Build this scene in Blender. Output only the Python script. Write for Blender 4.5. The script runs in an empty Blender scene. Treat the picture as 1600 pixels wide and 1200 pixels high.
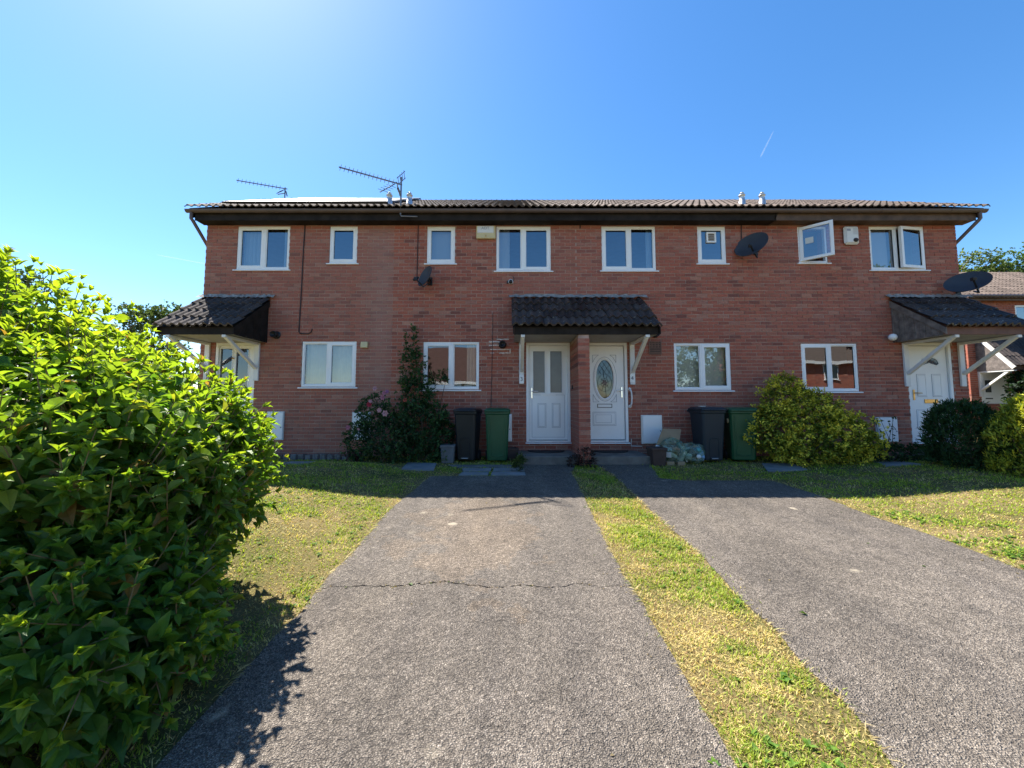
import bpy, math, random
import numpy as np
from mathutils import Matrix, Vector

random.seed(11)
RNG = np.random.default_rng(7)
scene = bpy.context.scene
COL = scene.collection
R = math.radians

# ------------------------------------------------------------------ camera
F, CX, CY = 600.0, 800.0, 587.0            # measured on the 1600 x 1200 photograph
TH = math.atan(43 / 600)
CAMZ = 1.10
cam_d = bpy.data.cameras.new('camera')
cam = bpy.data.objects.new('camera', cam_d)
COL.objects.link(cam)
cam.location = (0, 0, CAMZ)
cam.rotation_euler = (R(90) + TH, 0, 0)
cam_d.sensor_width = 36
cam_d.lens = 36 * F / 1600
cam_d.shift_y = -13 / 1600
cam_d.clip_start = 0.05
cam_d.clip_end = 3000
scene.camera = cam

# ------------------------------------------------------------------ daylight
SUN = Vector((-0.49, 0.485, 1.0)).normalized()      # direction towards the sun
SUN_EL = math.asin(SUN.z)
SUN_AZ = math.atan2(SUN.x, SUN.y)
world = bpy.data.worlds.new('World')
scene.world = world
world.use_nodes = True
wn, wl = world.node_tree.nodes, world.node_tree.links
wn.clear()
sky = wn.new('ShaderNodeTexSky')
sky.sky_type = 'NISHITA'
sky.sun_disc = False
sky.sun_elevation = SUN_EL
sky.sun_rotation = SUN_AZ
sky.altitude = 50
sky.air_density = 1.0
sky.dust_density = 0.28
sky.ozone_density = 3.0
hsv = wn.new('ShaderNodeHueSaturation')
hsv.inputs['Saturation'].default_value = 1.26
bg = wn.new('ShaderNodeBackground')
bg.inputs[1].default_value = 0.079
wo = wn.new('ShaderNodeOutputWorld')
wl.new(sky.outputs[0], hsv.inputs['Color'])
wl.new(hsv.outputs[0], bg.inputs[0])
wl.new(bg.outputs[0], wo.inputs[0])
sun_d = bpy.data.lights.new('sun', 'SUN')
sun_d.energy = 4.4
sun_d.angle = R(0.5)
sun_d.color = (1.0, 0.95, 0.87)
sun = bpy.data.objects.new('sun', sun_d)
COL.objects.link(sun)
sun.rotation_euler = SUN.to_track_quat('Z', 'Y').to_euler()
vs = scene.view_settings
vs.view_transform = 'Standard'
vs.look = 'None'
vs.exposure = 1.66
vs.gamma = 1.0
vs.use_curve_mapping = False
scene.render.engine = 'CYCLES'
scene.cycles.max_bounces = 8
scene.cycles.transparent_max_bounces = 12
scene.cycles.caustics_reflective = False
scene.cycles.caustics_refractive = False

# ------------------------------------------------------------------ placing
YW = 8.10                                   # front face of the terrace

def P(u, v, Y=YW):
    """point of the upright plane y = Y seen at photo pixel (u, v) -> x, z"""
    q = (CY - v) / F
    a = Y / (math.cos(TH) - q * math.sin(TH))
    b = q * a
    return (u - CX) / F * a, CAMZ + a * math.sin(TH) + b * math.cos(TH)

SLOPE = 0.047
def gplane(y):
    return -SLOPE * (YW - max(-4.0, min(YW, y)))

def G(u, v):
    """point of the sloping ground seen at photo pixel (u, v) -> x, y"""
    dy = math.cos(TH) - (CY - v) / F * math.sin(TH)
    dz = math.sin(TH) + (CY - v) / F * math.cos(TH)
    dx = (u - CX) / F
    t = (-SLOPE * YW - CAMZ) / (dz - SLOPE * dy)
    return dx * t, dy * t

def sstep(a, b, x):
    t = min(1.0, max(0.0, (x - a) / (b - a)))
    return t * t * (3 - 2 * t)

def gz(x, y):
    z = gplane(y)
    near = 1 - sstep(6.6, 7.6, y)
    z += 0.14 * sstep(-1.4, -3.4, x) * near if x < -1.4 else 0
    z += 0.15 * sstep(4.3, 7.5, x) * near if x > 4.3 else 0
    if y < -4:
        z += 0
    return z

# ------------------------------------------------------------------ mesh helper
MW = {}

class MB:
    def __init__(s):
        s.v, s.f, s.m, s.s = [], [], [], []

    def add(s, vs_, fs_, m=0, sm=False):
        n = len(s.v)
        s.v += [tuple(p) for p in vs_]
        for f in fs_:
            s.f.append([i + n for i in f]); s.m.append(m); s.s.append(sm)
        return s

    def box(s, x0, x1, y0, y1, z0, z1, m=0, M=None):
        p = [(x, y, z) for z in (z0, z1) for y in (y0, y1) for x in (x0, x1)]
        if M is not None:
            p = [M @ Vector(q) for q in p]
        return s.add(p, [(0, 2, 3, 1), (4, 5, 7, 6), (0, 1, 5, 4), (2, 6, 7, 3), (0, 4, 6, 2), (1, 3, 7, 5)], m)

    def bar(s, p, q, w, h, m=0, up=(0, 0, 1)):
        p, q = Vector(p), Vector(q)
        d = (q - p).normalized()
        upv = Vector(up)
        if abs(d.dot(upv)) > 0.98:
            upv = Vector((0, 1, 0))
        a = d.cross(upv).normalized(); b = a.cross(d).normalized()
        c = []
        for o in (p, q):
            for i, j in ((-1, -1), (1, -1), (1, 1), (-1, 1)):
                c.append(o + a * (w / 2 * i) + b * (h / 2 * j))
        return s.add(c, [(0, 1, 2, 3), (7, 6, 5, 4), (0, 4, 5, 1), (1, 5, 6, 2), (2, 6, 7, 3), (3, 7, 4, 0)], m)

    def tube(s, pts, r, n=8, m=0, caps=True, sm=True):
        pts = [Vector(p) for p in pts]
        rs = r if isinstance(r, (list, tuple)) else [r] * len(pts)
        vs_, fs_ = [], []
        ref = None
        for i, p in enumerate(pts):
            d = (pts[min(i + 1, len(pts) - 1)] - pts[max(i - 1, 0)]).normalized()
            if ref is None:
                ref = Vector((0, 0, 1)) if abs(d.z) < 0.9 else Vector((1, 0, 0))
            a = d.cross(ref).normalized(); b = a.cross(d).normalized(); ref = b
            for k in range(n):
                t = 2 * math.pi * k / n
                vs_.append(p + (a * math.cos(t) + b * math.sin(t)) * rs[i])
        for i in range(len(pts) - 1):
            for k in range(n):
                fs_.append((i * n + k, i * n + (k + 1) % n, (i + 1) * n + (k + 1) % n, (i + 1) * n + k))
        s.add(vs_, fs_, m, sm)
        if caps:
            s.add(vs_[:n], [tuple(range(n))[::-1]], m)
            s.add(vs_[-n:], [tuple(range(n))], m)
        return s

    def lathe(s, prof, M, n=16, m=0, sm=True, sx=1.0, sy=1.0):
        vs_, fs_ = [], []
        for r, z in prof:
            for k in range(n):
                t = 2 * math.pi * k / n
                vs_.append(M @ Vector((r * sx * math.cos(t), r * sy * math.sin(t), z)))
        for i in range(len(prof) - 1):
            for k in range(n):
                fs_.append((i * n + k, i * n + (k + 1) % n, (i + 1) * n + (k + 1) % n, (i + 1) * n + k))
        return s.add(vs_, fs_, m, sm)

    def prism(s, poly, axis, a, b, m=0):
        """poly: 2-D outline; axis 'x': (y,z), 'y': (x,z), 'z': (x,y)"""
        def pt(p, c):
            return {'x': (c, p[0], p[1]), 'y': (p[0], c, p[1]), 'z': (p[0], p[1], c)}[axis]
        n = len(poly)
        vs_ = [pt(p, a) for p in poly] + [pt(p, b) for p in poly]
        fs_ = [tuple(range(n))[::-1], tuple(range(n, 2 * n))]
        fs_ += [(i, (i + 1) % n, n + (i + 1) % n, n + i) for i in range(n)]
        return s.add(vs_, fs_, m)

    def build(s, name, mats, parent=None, local=False, bev=0.0, kind=None, label=None, cat=None, group=None, loc=None, fix=True):
        me = bpy.data.meshes.new(name)
        vs_ = s.v
        o = bpy.data.objects.new(name, me)
        if parent is not None:
            o.parent = parent
            MW[o.name] = MW[parent.name].copy()
            if not local:
                inv = MW[parent.name].inverted()
                vs_ = [inv @ Vector(p) for p in vs_]
        else:
            if loc is None:
                xs, ys, zs = zip(*vs_)
                loc = ((min(xs) + max(xs)) / 2, (min(ys) + max(ys)) / 2, min(zs))
            loc = Vector(loc)
            o.location = loc
            MW[o.name] = Matrix.Translation(loc)
            if not local:
                vs_ = [Vector(p) - loc for p in vs_]
        me.from_pydata([tuple(p) for p in vs_], [], s.f)
        mats = mats if isinstance(mats, (list, tuple)) else [mats]
        for m in mats:
            me.materials.append(m)
        me.polygons.foreach_set('material_index', s.m)
        me.polygons.foreach_set('use_smooth', s.s)
        me.update()
        COL.objects.link(o)
        if fix or bev:
            import bmesh
            bm = bmesh.new(); bm.from_mesh(me)
            if fix:
                bmesh.ops.recalc_face_normals(bm, faces=bm.faces)
            if bev:
                es = [e for e in bm.edges if len(e.link_faces) == 2 and e.calc_face_angle(0) > 0.6]
                bmesh.ops.bevel(bm, geom=es, offset=bev, segments=1, affect='EDGES', clamp_overlap=True)
            bm.to_mesh(me); bm.free()
        if kind: o['kind'] = kind
        if label: o['label'] = label
        if cat: o['category'] = cat
        if group: o['group'] = group
        return o

def thing(name, label, cat, loc=(0, 0, 0), rotz=0.0, group=None, parent=None):
    o = bpy.data.objects.new(name, None)
    o.empty_display_size = 0.2
    COL.objects.link(o)
    M = Matrix.Translation(Vector(loc)) @ Matrix.Rotation(rotz, 4, 'Z')
    if parent is not None:
        o.parent = parent
        o.matrix_local = MW[parent.name].inverted() @ M
    else:
        o.location = loc
        o.rotation_euler = (0, 0, rotz)
    MW[o.name] = M
    if label: o['label'] = label
    if cat: o['category'] = cat
    if group: o['group'] = group
    return o

def copy_part(src, name, parent, M_world):
    """another object sharing src's mesh, placed by a world matrix under parent"""
    o = src.copy()
    o.name = name
    o.parent = parent
    o.matrix_local = MW[parent.name].inverted() @ M_world
    COL.objects.link(o)
    return o

# ------------------------------------------------------------------ materials
def nmat(name):
    m = bpy.data.materials.new(name)
    m.use_nodes = True
    n, l = m.node_tree.nodes, m.node_tree.links
    return m, n, l, n['Principled BSDF'], n['Material Output']

def N(n, t, **kw):
    x = n.new(t)
    for k, v in kw.items():
        if k in x.inputs.keys() if isinstance(k, str) else False:
            x.inputs[k].default_value = v
        else:
            setattr(x, k, v)
    return x

def noise(n, l, scale, detail=4, rough=0.6, vec=None, dist=0.0):
    t = n.new('ShaderNodeTexNoise')
    t.inputs['Scale'].default_value = scale
    t.inputs['Detail'].default_value = detail
    t.inputs['Roughness'].default_value = rough
    t.inputs['Distortion'].default_value = dist
    if vec is None:
        vec = n.new('ShaderNodeNewGeometry').outputs['Position']
    l.new(vec, t.inputs['Vector'])
    return t

def ramp(n, l, src, stops, interp='LINEAR'):
    r = n.new('ShaderNodeValToRGB')
    r.color_ramp.interpolation = interp
    e = r.color_ramp.elements
    while len(e) < len(stops):
        e.new(0.5)
    for i, (p, c) in enumerate(stops):
        e[i].position = p
        e[i].color = (c if len(c) == 4 else (*c, 1)) if not isinstance(c, (int, float)) else (c, c, c, 1)
    l.new(src, r.inputs[0])
    return r

def mix(n, l, fac, a, b, mode='MIX'):
    x = n.new('ShaderNodeMix')
    x.data_type = 'RGBA'
    x.blend_type = mode
    for val, i in ((fac, 0), (a, 6), (b, 7)):
        if hasattr(val, 'is_output'):
            l.new(val, x.inputs[i])
        elif isinstance(val, (int, float)):
            x.inputs[i].default_value = val if i == 0 else (val, val, val, 1)
        else:
            x.inputs[i].default_value = (*val, 1) if len(val) == 3 else val
    return x.outputs[2]

def bump(n, l, height, strength, dist, bsdf, prev=None):
    b = n.new('ShaderNodeBump')
    b.inputs['Strength'].default_value = strength
    b.inputs['Distance'].default_value = dist
    l.new(height, b.inputs['Height'])
    if prev is not None:
        l.new(prev, b.inputs['Normal'])
    l.new(b.outputs[0], bsdf.inputs['Normal'])
    return b.outputs[0]

def mat(name, col, rough=0.55, var=0.18, scale=6.0, bmp=0.0, bscale=60.0, spec=0.4, metal=0.0, dirt=None, dirt_amt=0.4):
    m, n, l, b, o = nmat(name)
    t = noise(n, l, scale)
    lo = tuple(c * (1 - var) for c in col); hi = tuple(min(1, c * (1 + var)) for c in col)
    c = ramp(n, l, t.outputs[0], [(0.3, lo), (0.7, hi)]).outputs[0]
    if dirt:
        t2 = noise(n, l, scale * 0.7 + 1.3, 6, 0.7)
        f = ramp(n, l, t2.outputs[0], [(0.5, 0.0), (0.75, dirt_amt)]).outputs[0]
        c = mix(n, l, f, c, dirt)
    l.new(c, b.inputs['Base Color'])
    b.inputs['Roughness'].default_value = rough
    b.inputs['Specular IOR Level'].default_value = spec
    b.inputs['Metallic'].default_value = metal
    if bmp:
        t3 = noise(n, l, bscale, 5, 0.65)
        bump(n, l, t3.outputs[0], bmp, 0.01, b)
    return m

def brick_mat(name, dull=0.0):
    m, n, l, b, o = nmat(name)
    pos = n.new('ShaderNodeNewGeometry')
    sep = n.new('ShaderNodeSeparateXYZ'); l.new(pos.outputs['Position'], sep.inputs[0])
    def mth(op, a, bb=None):
        x = n.new('ShaderNodeMath'); x.operation = op
        for i, q in enumerate((a, bb)):
            if q is None: continue
            if hasattr(q, 'is_output'): l.new(q, x.inputs[i])
            else: x.inputs[i].default_value = q
        return x.outputs[0]
    row = mth('FLOOR', mth('DIVIDE', mth('ADD', sep.outputs[2], 0.305), 0.075))
    half = mth('MULTIPLY', mth('MODULO', mth('ADD', row, 100), 2), 0.5)
    cx = mth('FLOOR', mth('ADD', mth('DIVIDE', mth('ADD', sep.outputs[0], 20.0), 0.225), half))
    cv = n.new('ShaderNodeCombineXYZ'); l.new(cx, cv.inputs[0]); l.new(row, cv.inputs[1])
    wn_ = n.new('ShaderNodeTexWhiteNoise'); wn_.noise_dimensions = '2D'; l.new(cv.outputs[0], wn_.inputs[0])
    base = ramp(n, l, wn_.outputs[0], [
        (0.00, (0.205, 0.077, 0.060)), (0.12, (0.295, 0.097, 0.068)), (0.38, (0.395, 0.122, 0.078)),
        (0.62, (0.350, 0.110, 0.074)), (0.82, (0.410, 0.144, 0.090)), (0.92, (0.340, 0.154, 0.114)), (1.0, (0.450, 0.210, 0.144))]).outputs[0]
    big = noise(n, l, 0.55, 3, 0.55)
    c = mix(n, l, ramp(n, l, big.outputs[0], [(0.42, 0.0), (0.68, 0.42)]).outputs[0], base, (0.335, 0.145, 0.110))
    fine = noise(n, l, 38.0, 5, 0.7)
    c = mix(n, l, 0.85, c, ramp(n, l, fine.outputs[0], [(0.25, 0.60), (0.75, 1.30)]).outputs[0], 'MULTIPLY')
    bloom = noise(n, l, 2.6, 6, 0.75)
    c = mix(n, l, ramp(n, l, bloom.outputs[0], [(0.60, 0.0), (0.80, 0.32)]).outputs[0], c, (0.46, 0.34, 0.28))
    # run-off streaks below sills and eaves
    sv = n.new('ShaderNodeVectorMath'); sv.operation = 'MULTIPLY'; l.new(pos.outputs['Position'], sv.inputs[0]); sv.inputs[1].default_value = (5.5, 1.0, 0.45)
    run = noise(n, l, 1.0, 4, 0.6, sv.outputs[0])
    c = mix(n, l, ramp(n, l, run.outputs[0], [(0.58, 0.0), (0.74, 0.38)]).outputs[0], c, mix(n, l, 0.8, c, (0.10, 0.072, 0.064)))
    if dull:
        gx = mth('ADD', sep.outputs[0], 2.80)
        gm = ramp(n, l, mth('ADD', mth('ABSOLUTE', gx), mth('MULTIPLY', run.outputs[0], 0.35)), [(0.20, 0.40), (0.75, 0.0)]).outputs[0]
        c = mix(n, l, gm, c, (0.36, 0.235, 0.20))
        c = mix(n, l, dull, c, (0.310, 0.150, 0.115))
    l.new(c, b.inputs['Base Color'])
    b.inputs['Roughness'].default_value = 0.85
    b.inputs['Specular IOR Level'].default_value = 0.25
    bump(n, l, noise(n, l, 90, 4, 0.7).outputs[0], 0.35, 0.006, b)
    return m

def tile_mat(name, a, bcol, lichen, amt=0.5, rough=0.85, spec=0.18):
    m, n, l, b, o = nmat(name)
    oi = n.new('ShaderNodeObjectInfo')
    c = ramp(n, l, oi.outputs['Random'], [(0.0, a), (0.6, bcol), (1.0, tuple(x * 1.25 for x in bcol))]).outputs[0]
    t = noise(n, l, 14, 6, 0.7)
    c = mix(n, l, 0.8, c, ramp(n, l, t.outputs[0], [(0.3, 0.55), (0.7, 1.35)]).outputs[0], 'MULTIPLY')
    t2 = noise(n, l, 23, 3, 0.6)
    c = mix(n, l, ramp(n, l, t2.outputs[0], [(0.62, 0.0), (0.72, amt)]).outputs[0], c, lichen)
    l.new(c, b.inputs['Base Color'])
    b.inputs['Roughness'].default_value = rough
    b.inputs['Specular IOR Level'].default_value = spec
    bump(n, l, noise(n, l, 70, 4, 0.7).outputs[0], 0.5, 0.008, b)
    return m

def glass_mat(name, refl=0.20, tint=(0.74, 0.79, 0.82), wav=0.02):
    m, n, l, b, o = nmat(name)
    n.remove(b)
    tr = n.new('ShaderNodeBsdfTransparent'); tr.inputs[0].default_value = (*tint, 1)
    gl = n.new('ShaderNodeBsdfGlossy'); gl.inputs['Roughness'].default_value = 0.0
    gl.inputs['Color'].default_value = (0.93, 0.97, 1.0, 1)
    fr = n.new('ShaderNodeFresnel'); fr.inputs[0].default_value = 1.5
    ad = n.new('ShaderNodeMath'); ad.operation = 'ADD'; ad.use_clamp = True
    l.new(fr.outputs[0], ad.inputs[0]); ad.inputs[1].default_value = refl
    bp = n.new('ShaderNodeBump'); bp.inputs['Strength'].default_value = wav; bp.inputs['Distance'].default_value = 0.05
    l.new(noise(n, l, 2.2, 1).outputs[0], bp.inputs['Height']); l.new(bp.outputs[0], gl.inputs['Normal'])
    mx = n.new('ShaderNodeMixShader')
    l.new(ad.outputs[0], mx.inputs[0]); l.new(tr.outputs[0], mx.inputs[1]); l.new(gl.outputs[0], mx.inputs[2])
    l.new(mx.outputs[0], o.inputs[0])
    return m

def leaf_mat(name, rough=0.4, trans=0.4, spec=0.5, tcol=(1.25, 1.25, 0.5), vein=False):
    m, n, l, b, o = nmat(name)
    at = n.new('ShaderNodeAttribute'); at.attribute_name = 'tint'
    t = noise(n, l, 30, 3)
    c = mix(n, l, 0.6, at.outputs['Color'], ramp(n, l, t.outputs[0], [(0.3, 0.75), (0.7, 1.25)]).outputs[0], 'MULTIPLY')
    l.new(c, b.inputs['Base Color'])
    b.inputs['Roughness'].default_value = rough
    b.inputs['Specular IOR Level'].default_value = spec
    if vein:
        bump(n, l, noise(n, l, 95, 3, 0.6).outputs[0], 0.5, 0.006, b)
    tb = n.new('ShaderNodeBsdfTranslucent')
    l.new(mix(n, l, 1.0, c, tcol, 'MULTIPLY'), tb.inputs[0])
    mx = n.new('ShaderNodeMixShader'); mx.inputs[0].default_value = trans
    l.new(b.outputs[0], mx.inputs[1]); l.new(tb.outputs[0], mx.inputs[2])
    l.new(mx.outputs[0], o.inputs[0])
    return m

def tarmac_mat(name, warm=0.0, pale=None):
    m, n, l, b, o = nmat(name)
    pos = n.new('ShaderNodeNewGeometry').outputs['Position']
    vo = n.new('ShaderNodeTexVoronoi'); vo.inputs['Scale'].default_value = 135; vo.inputs['Randomness'].default_value = 1.0
    l.new(pos, vo.inputs['Vector'])
    stone = ramp(n, l, vo.outputs['Color'], [(0.0, (0.118, 0.099, 0.082)), (0.40, (0.178, 0.151, 0.124)), (0.72, (0.242, 0.207, 0.171)), (0.90, (0.32, 0.277, 0.230)), (1.0, (0.44, 0.385, 0.32))]).outputs[0]
    c = mix(n, l, ramp(n, l, vo.outputs['Distance'], [(0.35, 0.0), (0.70, 0.85)]).outputs[0], stone, (0.050, 0.043, 0.038))
    vo2 = n.new('ShaderNodeTexVoronoi'); vo2.inputs['Scale'].default_value = 55
    l.new(pos, vo2.inputs['Vector'])
    c = mix(n, l, 0.9, c, ramp(n, l, vo2.outputs['Color'], [(0.0, 0.62), (1.0, 1.38)]).outputs[0], 'MULTIPLY')
    pt = noise(n, l, 1.1, 7, 0.72)
    c = mix(n, l, 1.0, c, ramp(n, l, pt.outputs[0], [(0.32, 0.80), (0.68, 1.22)]).outputs[0], 'MULTIPLY')
    dk = noise(n, l, 7.0, 5, 0.7)
    c = mix(n, l, 1.0, c, ramp(n, l, dk.outputs[0], [(0.3, 0.82), (0.7, 1.16)]).outputs[0], 'MULTIPLY')
    tx = n.new('ShaderNodeVectorMath'); tx.operation = 'MULTIPLY'; l.new(pos, tx.inputs[0]); tx.inputs[1].default_value = (3.2, 0.55, 1.0)
    st = noise(n, l, 1.0, 5, 0.65, tx.outputs[0])
    c = mix(n, l, 1.0, c, ramp(n, l, st.outputs[0], [(0.30, (0.82, 0.82, 0.83)), (0.70, (1.16, 1.14, 1.10))]).outputs[0], 'MULTIPLY')
    oil = noise(n, l, 1.9, 3, 0.5)
    c = mix(n, l, ramp(n, l, oil.outputs[0], [(0.66, 0.0), (0.76, 0.45)]).outputs[0], c, mix(n, l, 0.75, c, (0.04, 0.036, 0.034)))
    grit = noise(n, l, 260, 2, 0.5)
    c = mix(n, l, 1.0, c, ramp(n, l, grit.outputs[0], [(0.3, 0.80), (0.7, 1.22)]).outputs[0], 'MULTIPLY')
    if pale:                                   # where cars wore the binder off: pale warm grit
        sub = n.new('ShaderNodeVectorMath'); sub.operation = 'SUBTRACT'; l.new(pos, sub.inputs[0]); sub.inputs[1].default_value = pale
        scl = n.new('ShaderNodeVectorMath'); scl.operation = 'MULTIPLY'; l.new(sub.outputs[0], scl.inputs[0]); scl.inputs[1].default_value = (0.50, 0.33, 0.0)
        ln = n.new('ShaderNodeVectorMath'); ln.operation = 'LENGTH'; l.new(scl.outputs[0], ln.inputs[0])
        wob = noise(n, l, 2.2, 6, 0.7)
        ad = n.new('ShaderNodeMath'); ad.operation = 'MULTIPLY_ADD'; l.new(wob.outputs[0], ad.inputs[0]); ad.inputs[1].default_value = 1.3; l.new(ln.outputs['Value'], ad.inputs[2])
        f = ramp(n, l, ad.outputs[0], [(0.55, 1.0), (1.05, 0.62), (1.95, 0.0)]).outputs[0]
        gritty = mix(n, l, 1.0, c, (1.36, 1.26, 1.14), 'MULTIPLY')
        c = mix(n, l, f, c, gritty)
    ls = n.new('ShaderNodeTexVoronoi'); ls.inputs['Scale'].default_value = 2.1
    wobn = noise(n, l, 16, 4)
    off = n.new('ShaderNodeVectorMath'); off.operation = 'MULTIPLY_ADD'
    l.new(wobn.outputs[1], off.inputs[0]); off.inputs[1].default_value = (0.10, 0.10, 0.10); l.new(pos, off.inputs[2])
    l.new(off.outputs[0], ls.inputs['Vector'])
    wnz = ramp(n, l, ls.outputs['Color'], [(0.42, 0.0), (0.75, 0.95)]).outputs[0]
    spot = mix(n, l, 1.0, ramp(n, l, ls.outputs['Distance'], [(0.05, 1.0), (0.13, 0.0)]).outputs[0], wnz, 'MULTIPLY')
    c = mix(n, l, spot, c, mix(n, l, 0.75, c, (0.50, 0.43, 0.32)))
    l.new(c, b.inputs['Base Color'])
    b.inputs['Roughness'].default_value = 0.85
    b.inputs['Specular IOR Level'].default_value = 0.25
    inv = ramp(n, l, vo.outputs['Distance'], [(0.0, 1.0), (0.75, 0.0)]).outputs[0]
    p = bump(n, l, inv, 1.0, 0.007, b)
    bump(n, l, vo2.outputs['Distance'], 0.5, 0.008, b, p)
    return m

def soil_mat(name):
    m, n, l, b, o = nmat(name)
    t = noise(n, l, 1.3, 6, 0.65)
    c = ramp(n, l, t.outputs[0], [(0.30, (0.075, 0.085, 0.024)), (0.48, (0.140, 0.115, 0.046)), (0.66, (0.220, 0.165, 0.080))]).outputs[0]
    t2 = noise(n, l, 45, 5, 0.75)
    c = mix(n, l, 0.9, c, ramp(n, l, t2.outputs[0], [(0.3, 0.5), (0.7, 1.4)]).outputs[0], 'MULTIPLY')
    l.new(c, b.inputs['Base Color'])
    b.inputs['Roughness'].default_value = 0.95
    b.inputs['Specular IOR Level'].default_value = 0.1
    bump(n, l, t2.outputs[0], 0.8, 0.02, b)
    return m

m_brick = brick_mat('red_brick')
m_brick_dull = brick_mat('weathered_red_brick', 0.30)
m_mortar = mat('mortar', (0.41, 0.29, 0.24), 0.95, 0.25, 5, 0.6, 120, 0.1)
m_upvc = mat('white_upvc', (0.86, 0.86, 0.85), 0.32, 0.03, 1.5, dirt=(0.62, 0.60, 0.55), dirt_amt=0.15)
m_white = mat('white_gloss_paint', (0.76, 0.75, 0.72), 0.45, 0.05, 3, dirt=(0.45, 0.42, 0.36), dirt_amt=0.35)
m_seal = mat('black_gasket', (0.02, 0.02, 0.022), 0.6, 0.1)
m_groove_shade = mat('groove_shade_grey', (0.33, 0.34, 0.37), 0.7, 0.05)  # grey strips on white doors, painting in the shade of the moulding grooves
m_black_wood = mat('black_painted_wood', (0.022, 0.018, 0.016), 0.75, 0.4, 4, 0.4, 30, 0.15, dirt=(0.05, 0.040, 0.034), dirt_amt=0.5)
m_brown_wood = mat('brown_stained_wood', (0.105, 0.066, 0.043), 0.6, 0.4, 5, 0.3, 30, 0.3, dirt=(0.04, 0.028, 0.02), dirt_amt=0.6)
m_old_wood = mat('weathered_boards', (0.165, 0.138, 0.122), 0.8, 0.45, 9, 0.5, 40, 0.2)
m_red_wood = mat('red_brown_board', (0.150, 0.070, 0.050), 0.6, 0.25, 4, 0.2, 30)
m_gutter = mat('brown_plastic_gutter', (0.105, 0.075, 0.068), 0.4, 0.15, 3, dirt=(0.03, 0.03, 0.028), dirt_amt=0.5)
m_tile = tile_mat('brown_roof_tile', (0.100, 0.076, 0.062), (0.140, 0.106, 0.086), (0.36, 0.34, 0.28), 0.5)
m_porch_tile = tile_mat('mossy_dark_tile', (0.026, 0.020, 0.017), (0.055, 0.043, 0.037), (0.46, 0.45, 0.40), 0.8, 0.48, 0.40)
m_porch_tile_brown = tile_mat('dark_brown_tile', (0.050, 0.042, 0.040), (0.080, 0.064, 0.058), (0.30, 0.27, 0.22), 0.6)
m_lead = mat('mortar_flashing', (0.30, 0.28, 0.25), 0.9, 0.4, 12, 0.6, 60, dirt=(0.06, 0.055, 0.05), dirt_amt=0.9)
m_soffit = mat('grey_soffit', (0.36, 0.35, 0.33), 0.7, 0.15, 4, dirt=(0.2, 0.18, 0.15))
m_glass = glass_mat('window_glass')
m_glass_low = glass_mat('clear_window_glass', 0.14, (0.90, 0.93, 0.92))
m_glass_bath = glass_mat('blue_bathroom_glass', 0.22, (0.25, 0.42, 0.55))
m_glass_door = glass_mat('door_glass', 0.10, (0.62, 0.60, 0.56))
m_frost = mat('frosted_glass', (0.17, 0.165, 0.16), 0.22, 0.12, 3, spec=0.5)
m_glass_oval = glass_mat('leaded_door_glass', 0.04, (0.10, 0.105, 0.11), 0.25)
m_dark_int = mat('room_wall', (0.30, 0.29, 0.27), 0.9, 0.1)
m_floor_int = mat('room_floor', (0.16, 0.12, 0.09), 0.9, 0.1)
m_chrome = mat('chrome', (0.75, 0.75, 0.77), 0.2, 0.03, metal=1.0)
m_gold = mat('brass', (0.60, 0.38, 0.14), 0.3, 0.1, metal=0.9)
m_dish = mat('dark_grey_mesh', (0.045, 0.050, 0.060), 0.6, 0.15, 4)
m_black = mat('black_plastic', (0.018, 0.018, 0.020), 0.45, 0.15)
m_alu = mat('weathered_aluminium', (0.20, 0.20, 0.21), 0.45, 0.15, metal=0.6)
m_galv = mat('galvanised_flue', (0.55, 0.56, 0.57), 0.4, 0.15, 8, metal=0.7)
m_concrete = mat('grey_concrete', (0.165, 0.148, 0.130), 0.9, 0.25, 5, 0.7, 80, 0.2, dirt=(0.07, 0.07, 0.055), dirt_amt=0.6)
m_slab = mat('blue_grey_slab', (0.205, 0.205, 0.205), 0.85, 0.15, 6, 0.4, 90, 0.2, dirt=(0.14, 0.13, 0.09), dirt_amt=0.5)
m_tarmac = tarmac_mat('old_tarmac', pale=(-0.35, 4.1, 0.0))
m_tarmac_b = tarmac_mat('grey_tarmac')
m_soil = soil_mat('lawn_soil')
m_cable = mat('brown_cable', (0.045, 0.025, 0.022), 0.6, 0.1)
m_bin_green = mat('green_bin_plastic', (0.013, 0.078, 0.034), 0.42, 0.12, 3)
m_bin_blue = mat('dark_blue_bin_plastic', (0.017, 0.027, 0.036), 0.55, 0.12, 3)
m_bin_black = mat('black_bin_plastic', (0.014, 0.016, 0.020), 0.42, 0.12, 3)
m_rubber = mat('rubber', (0.015, 0.015, 0.016), 0.8, 0.2)
m_cream = mat('cream_plastic', (0.60, 0.50, 0.27), 0.5, 0.08)
m_offwhite = mat('off_white_plastic', (0.72, 0.71, 0.67), 0.45, 0.05)
m_greyprint = mat('grey_print', (0.30, 0.32, 0.36), 0.6, 0.05)
m_terracotta = mat('terracotta_grille', (0.205, 0.120, 0.090), 0.9, 0.2, 10, 0.4)
m_pot = mat('brown_pot', (0.060, 0.036, 0.030), 0.7, 0.2, 6)
m_grey_pot = mat('grey_pot', (0.120, 0.125, 0.135), 0.8, 0.2, 6)
m_bark = mat('bark', (0.13, 0.095, 0.065), 0.9, 0.3, 12, 0.6, 40, 0.2)
m_stem = mat('green_brown_stem', (0.17, 0.13, 0.06), 0.7, 0.3, 10)
m_blind = mat('pale_blind', (0.62, 0.64, 0.62), 0.9, 0.05, 2)
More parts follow.
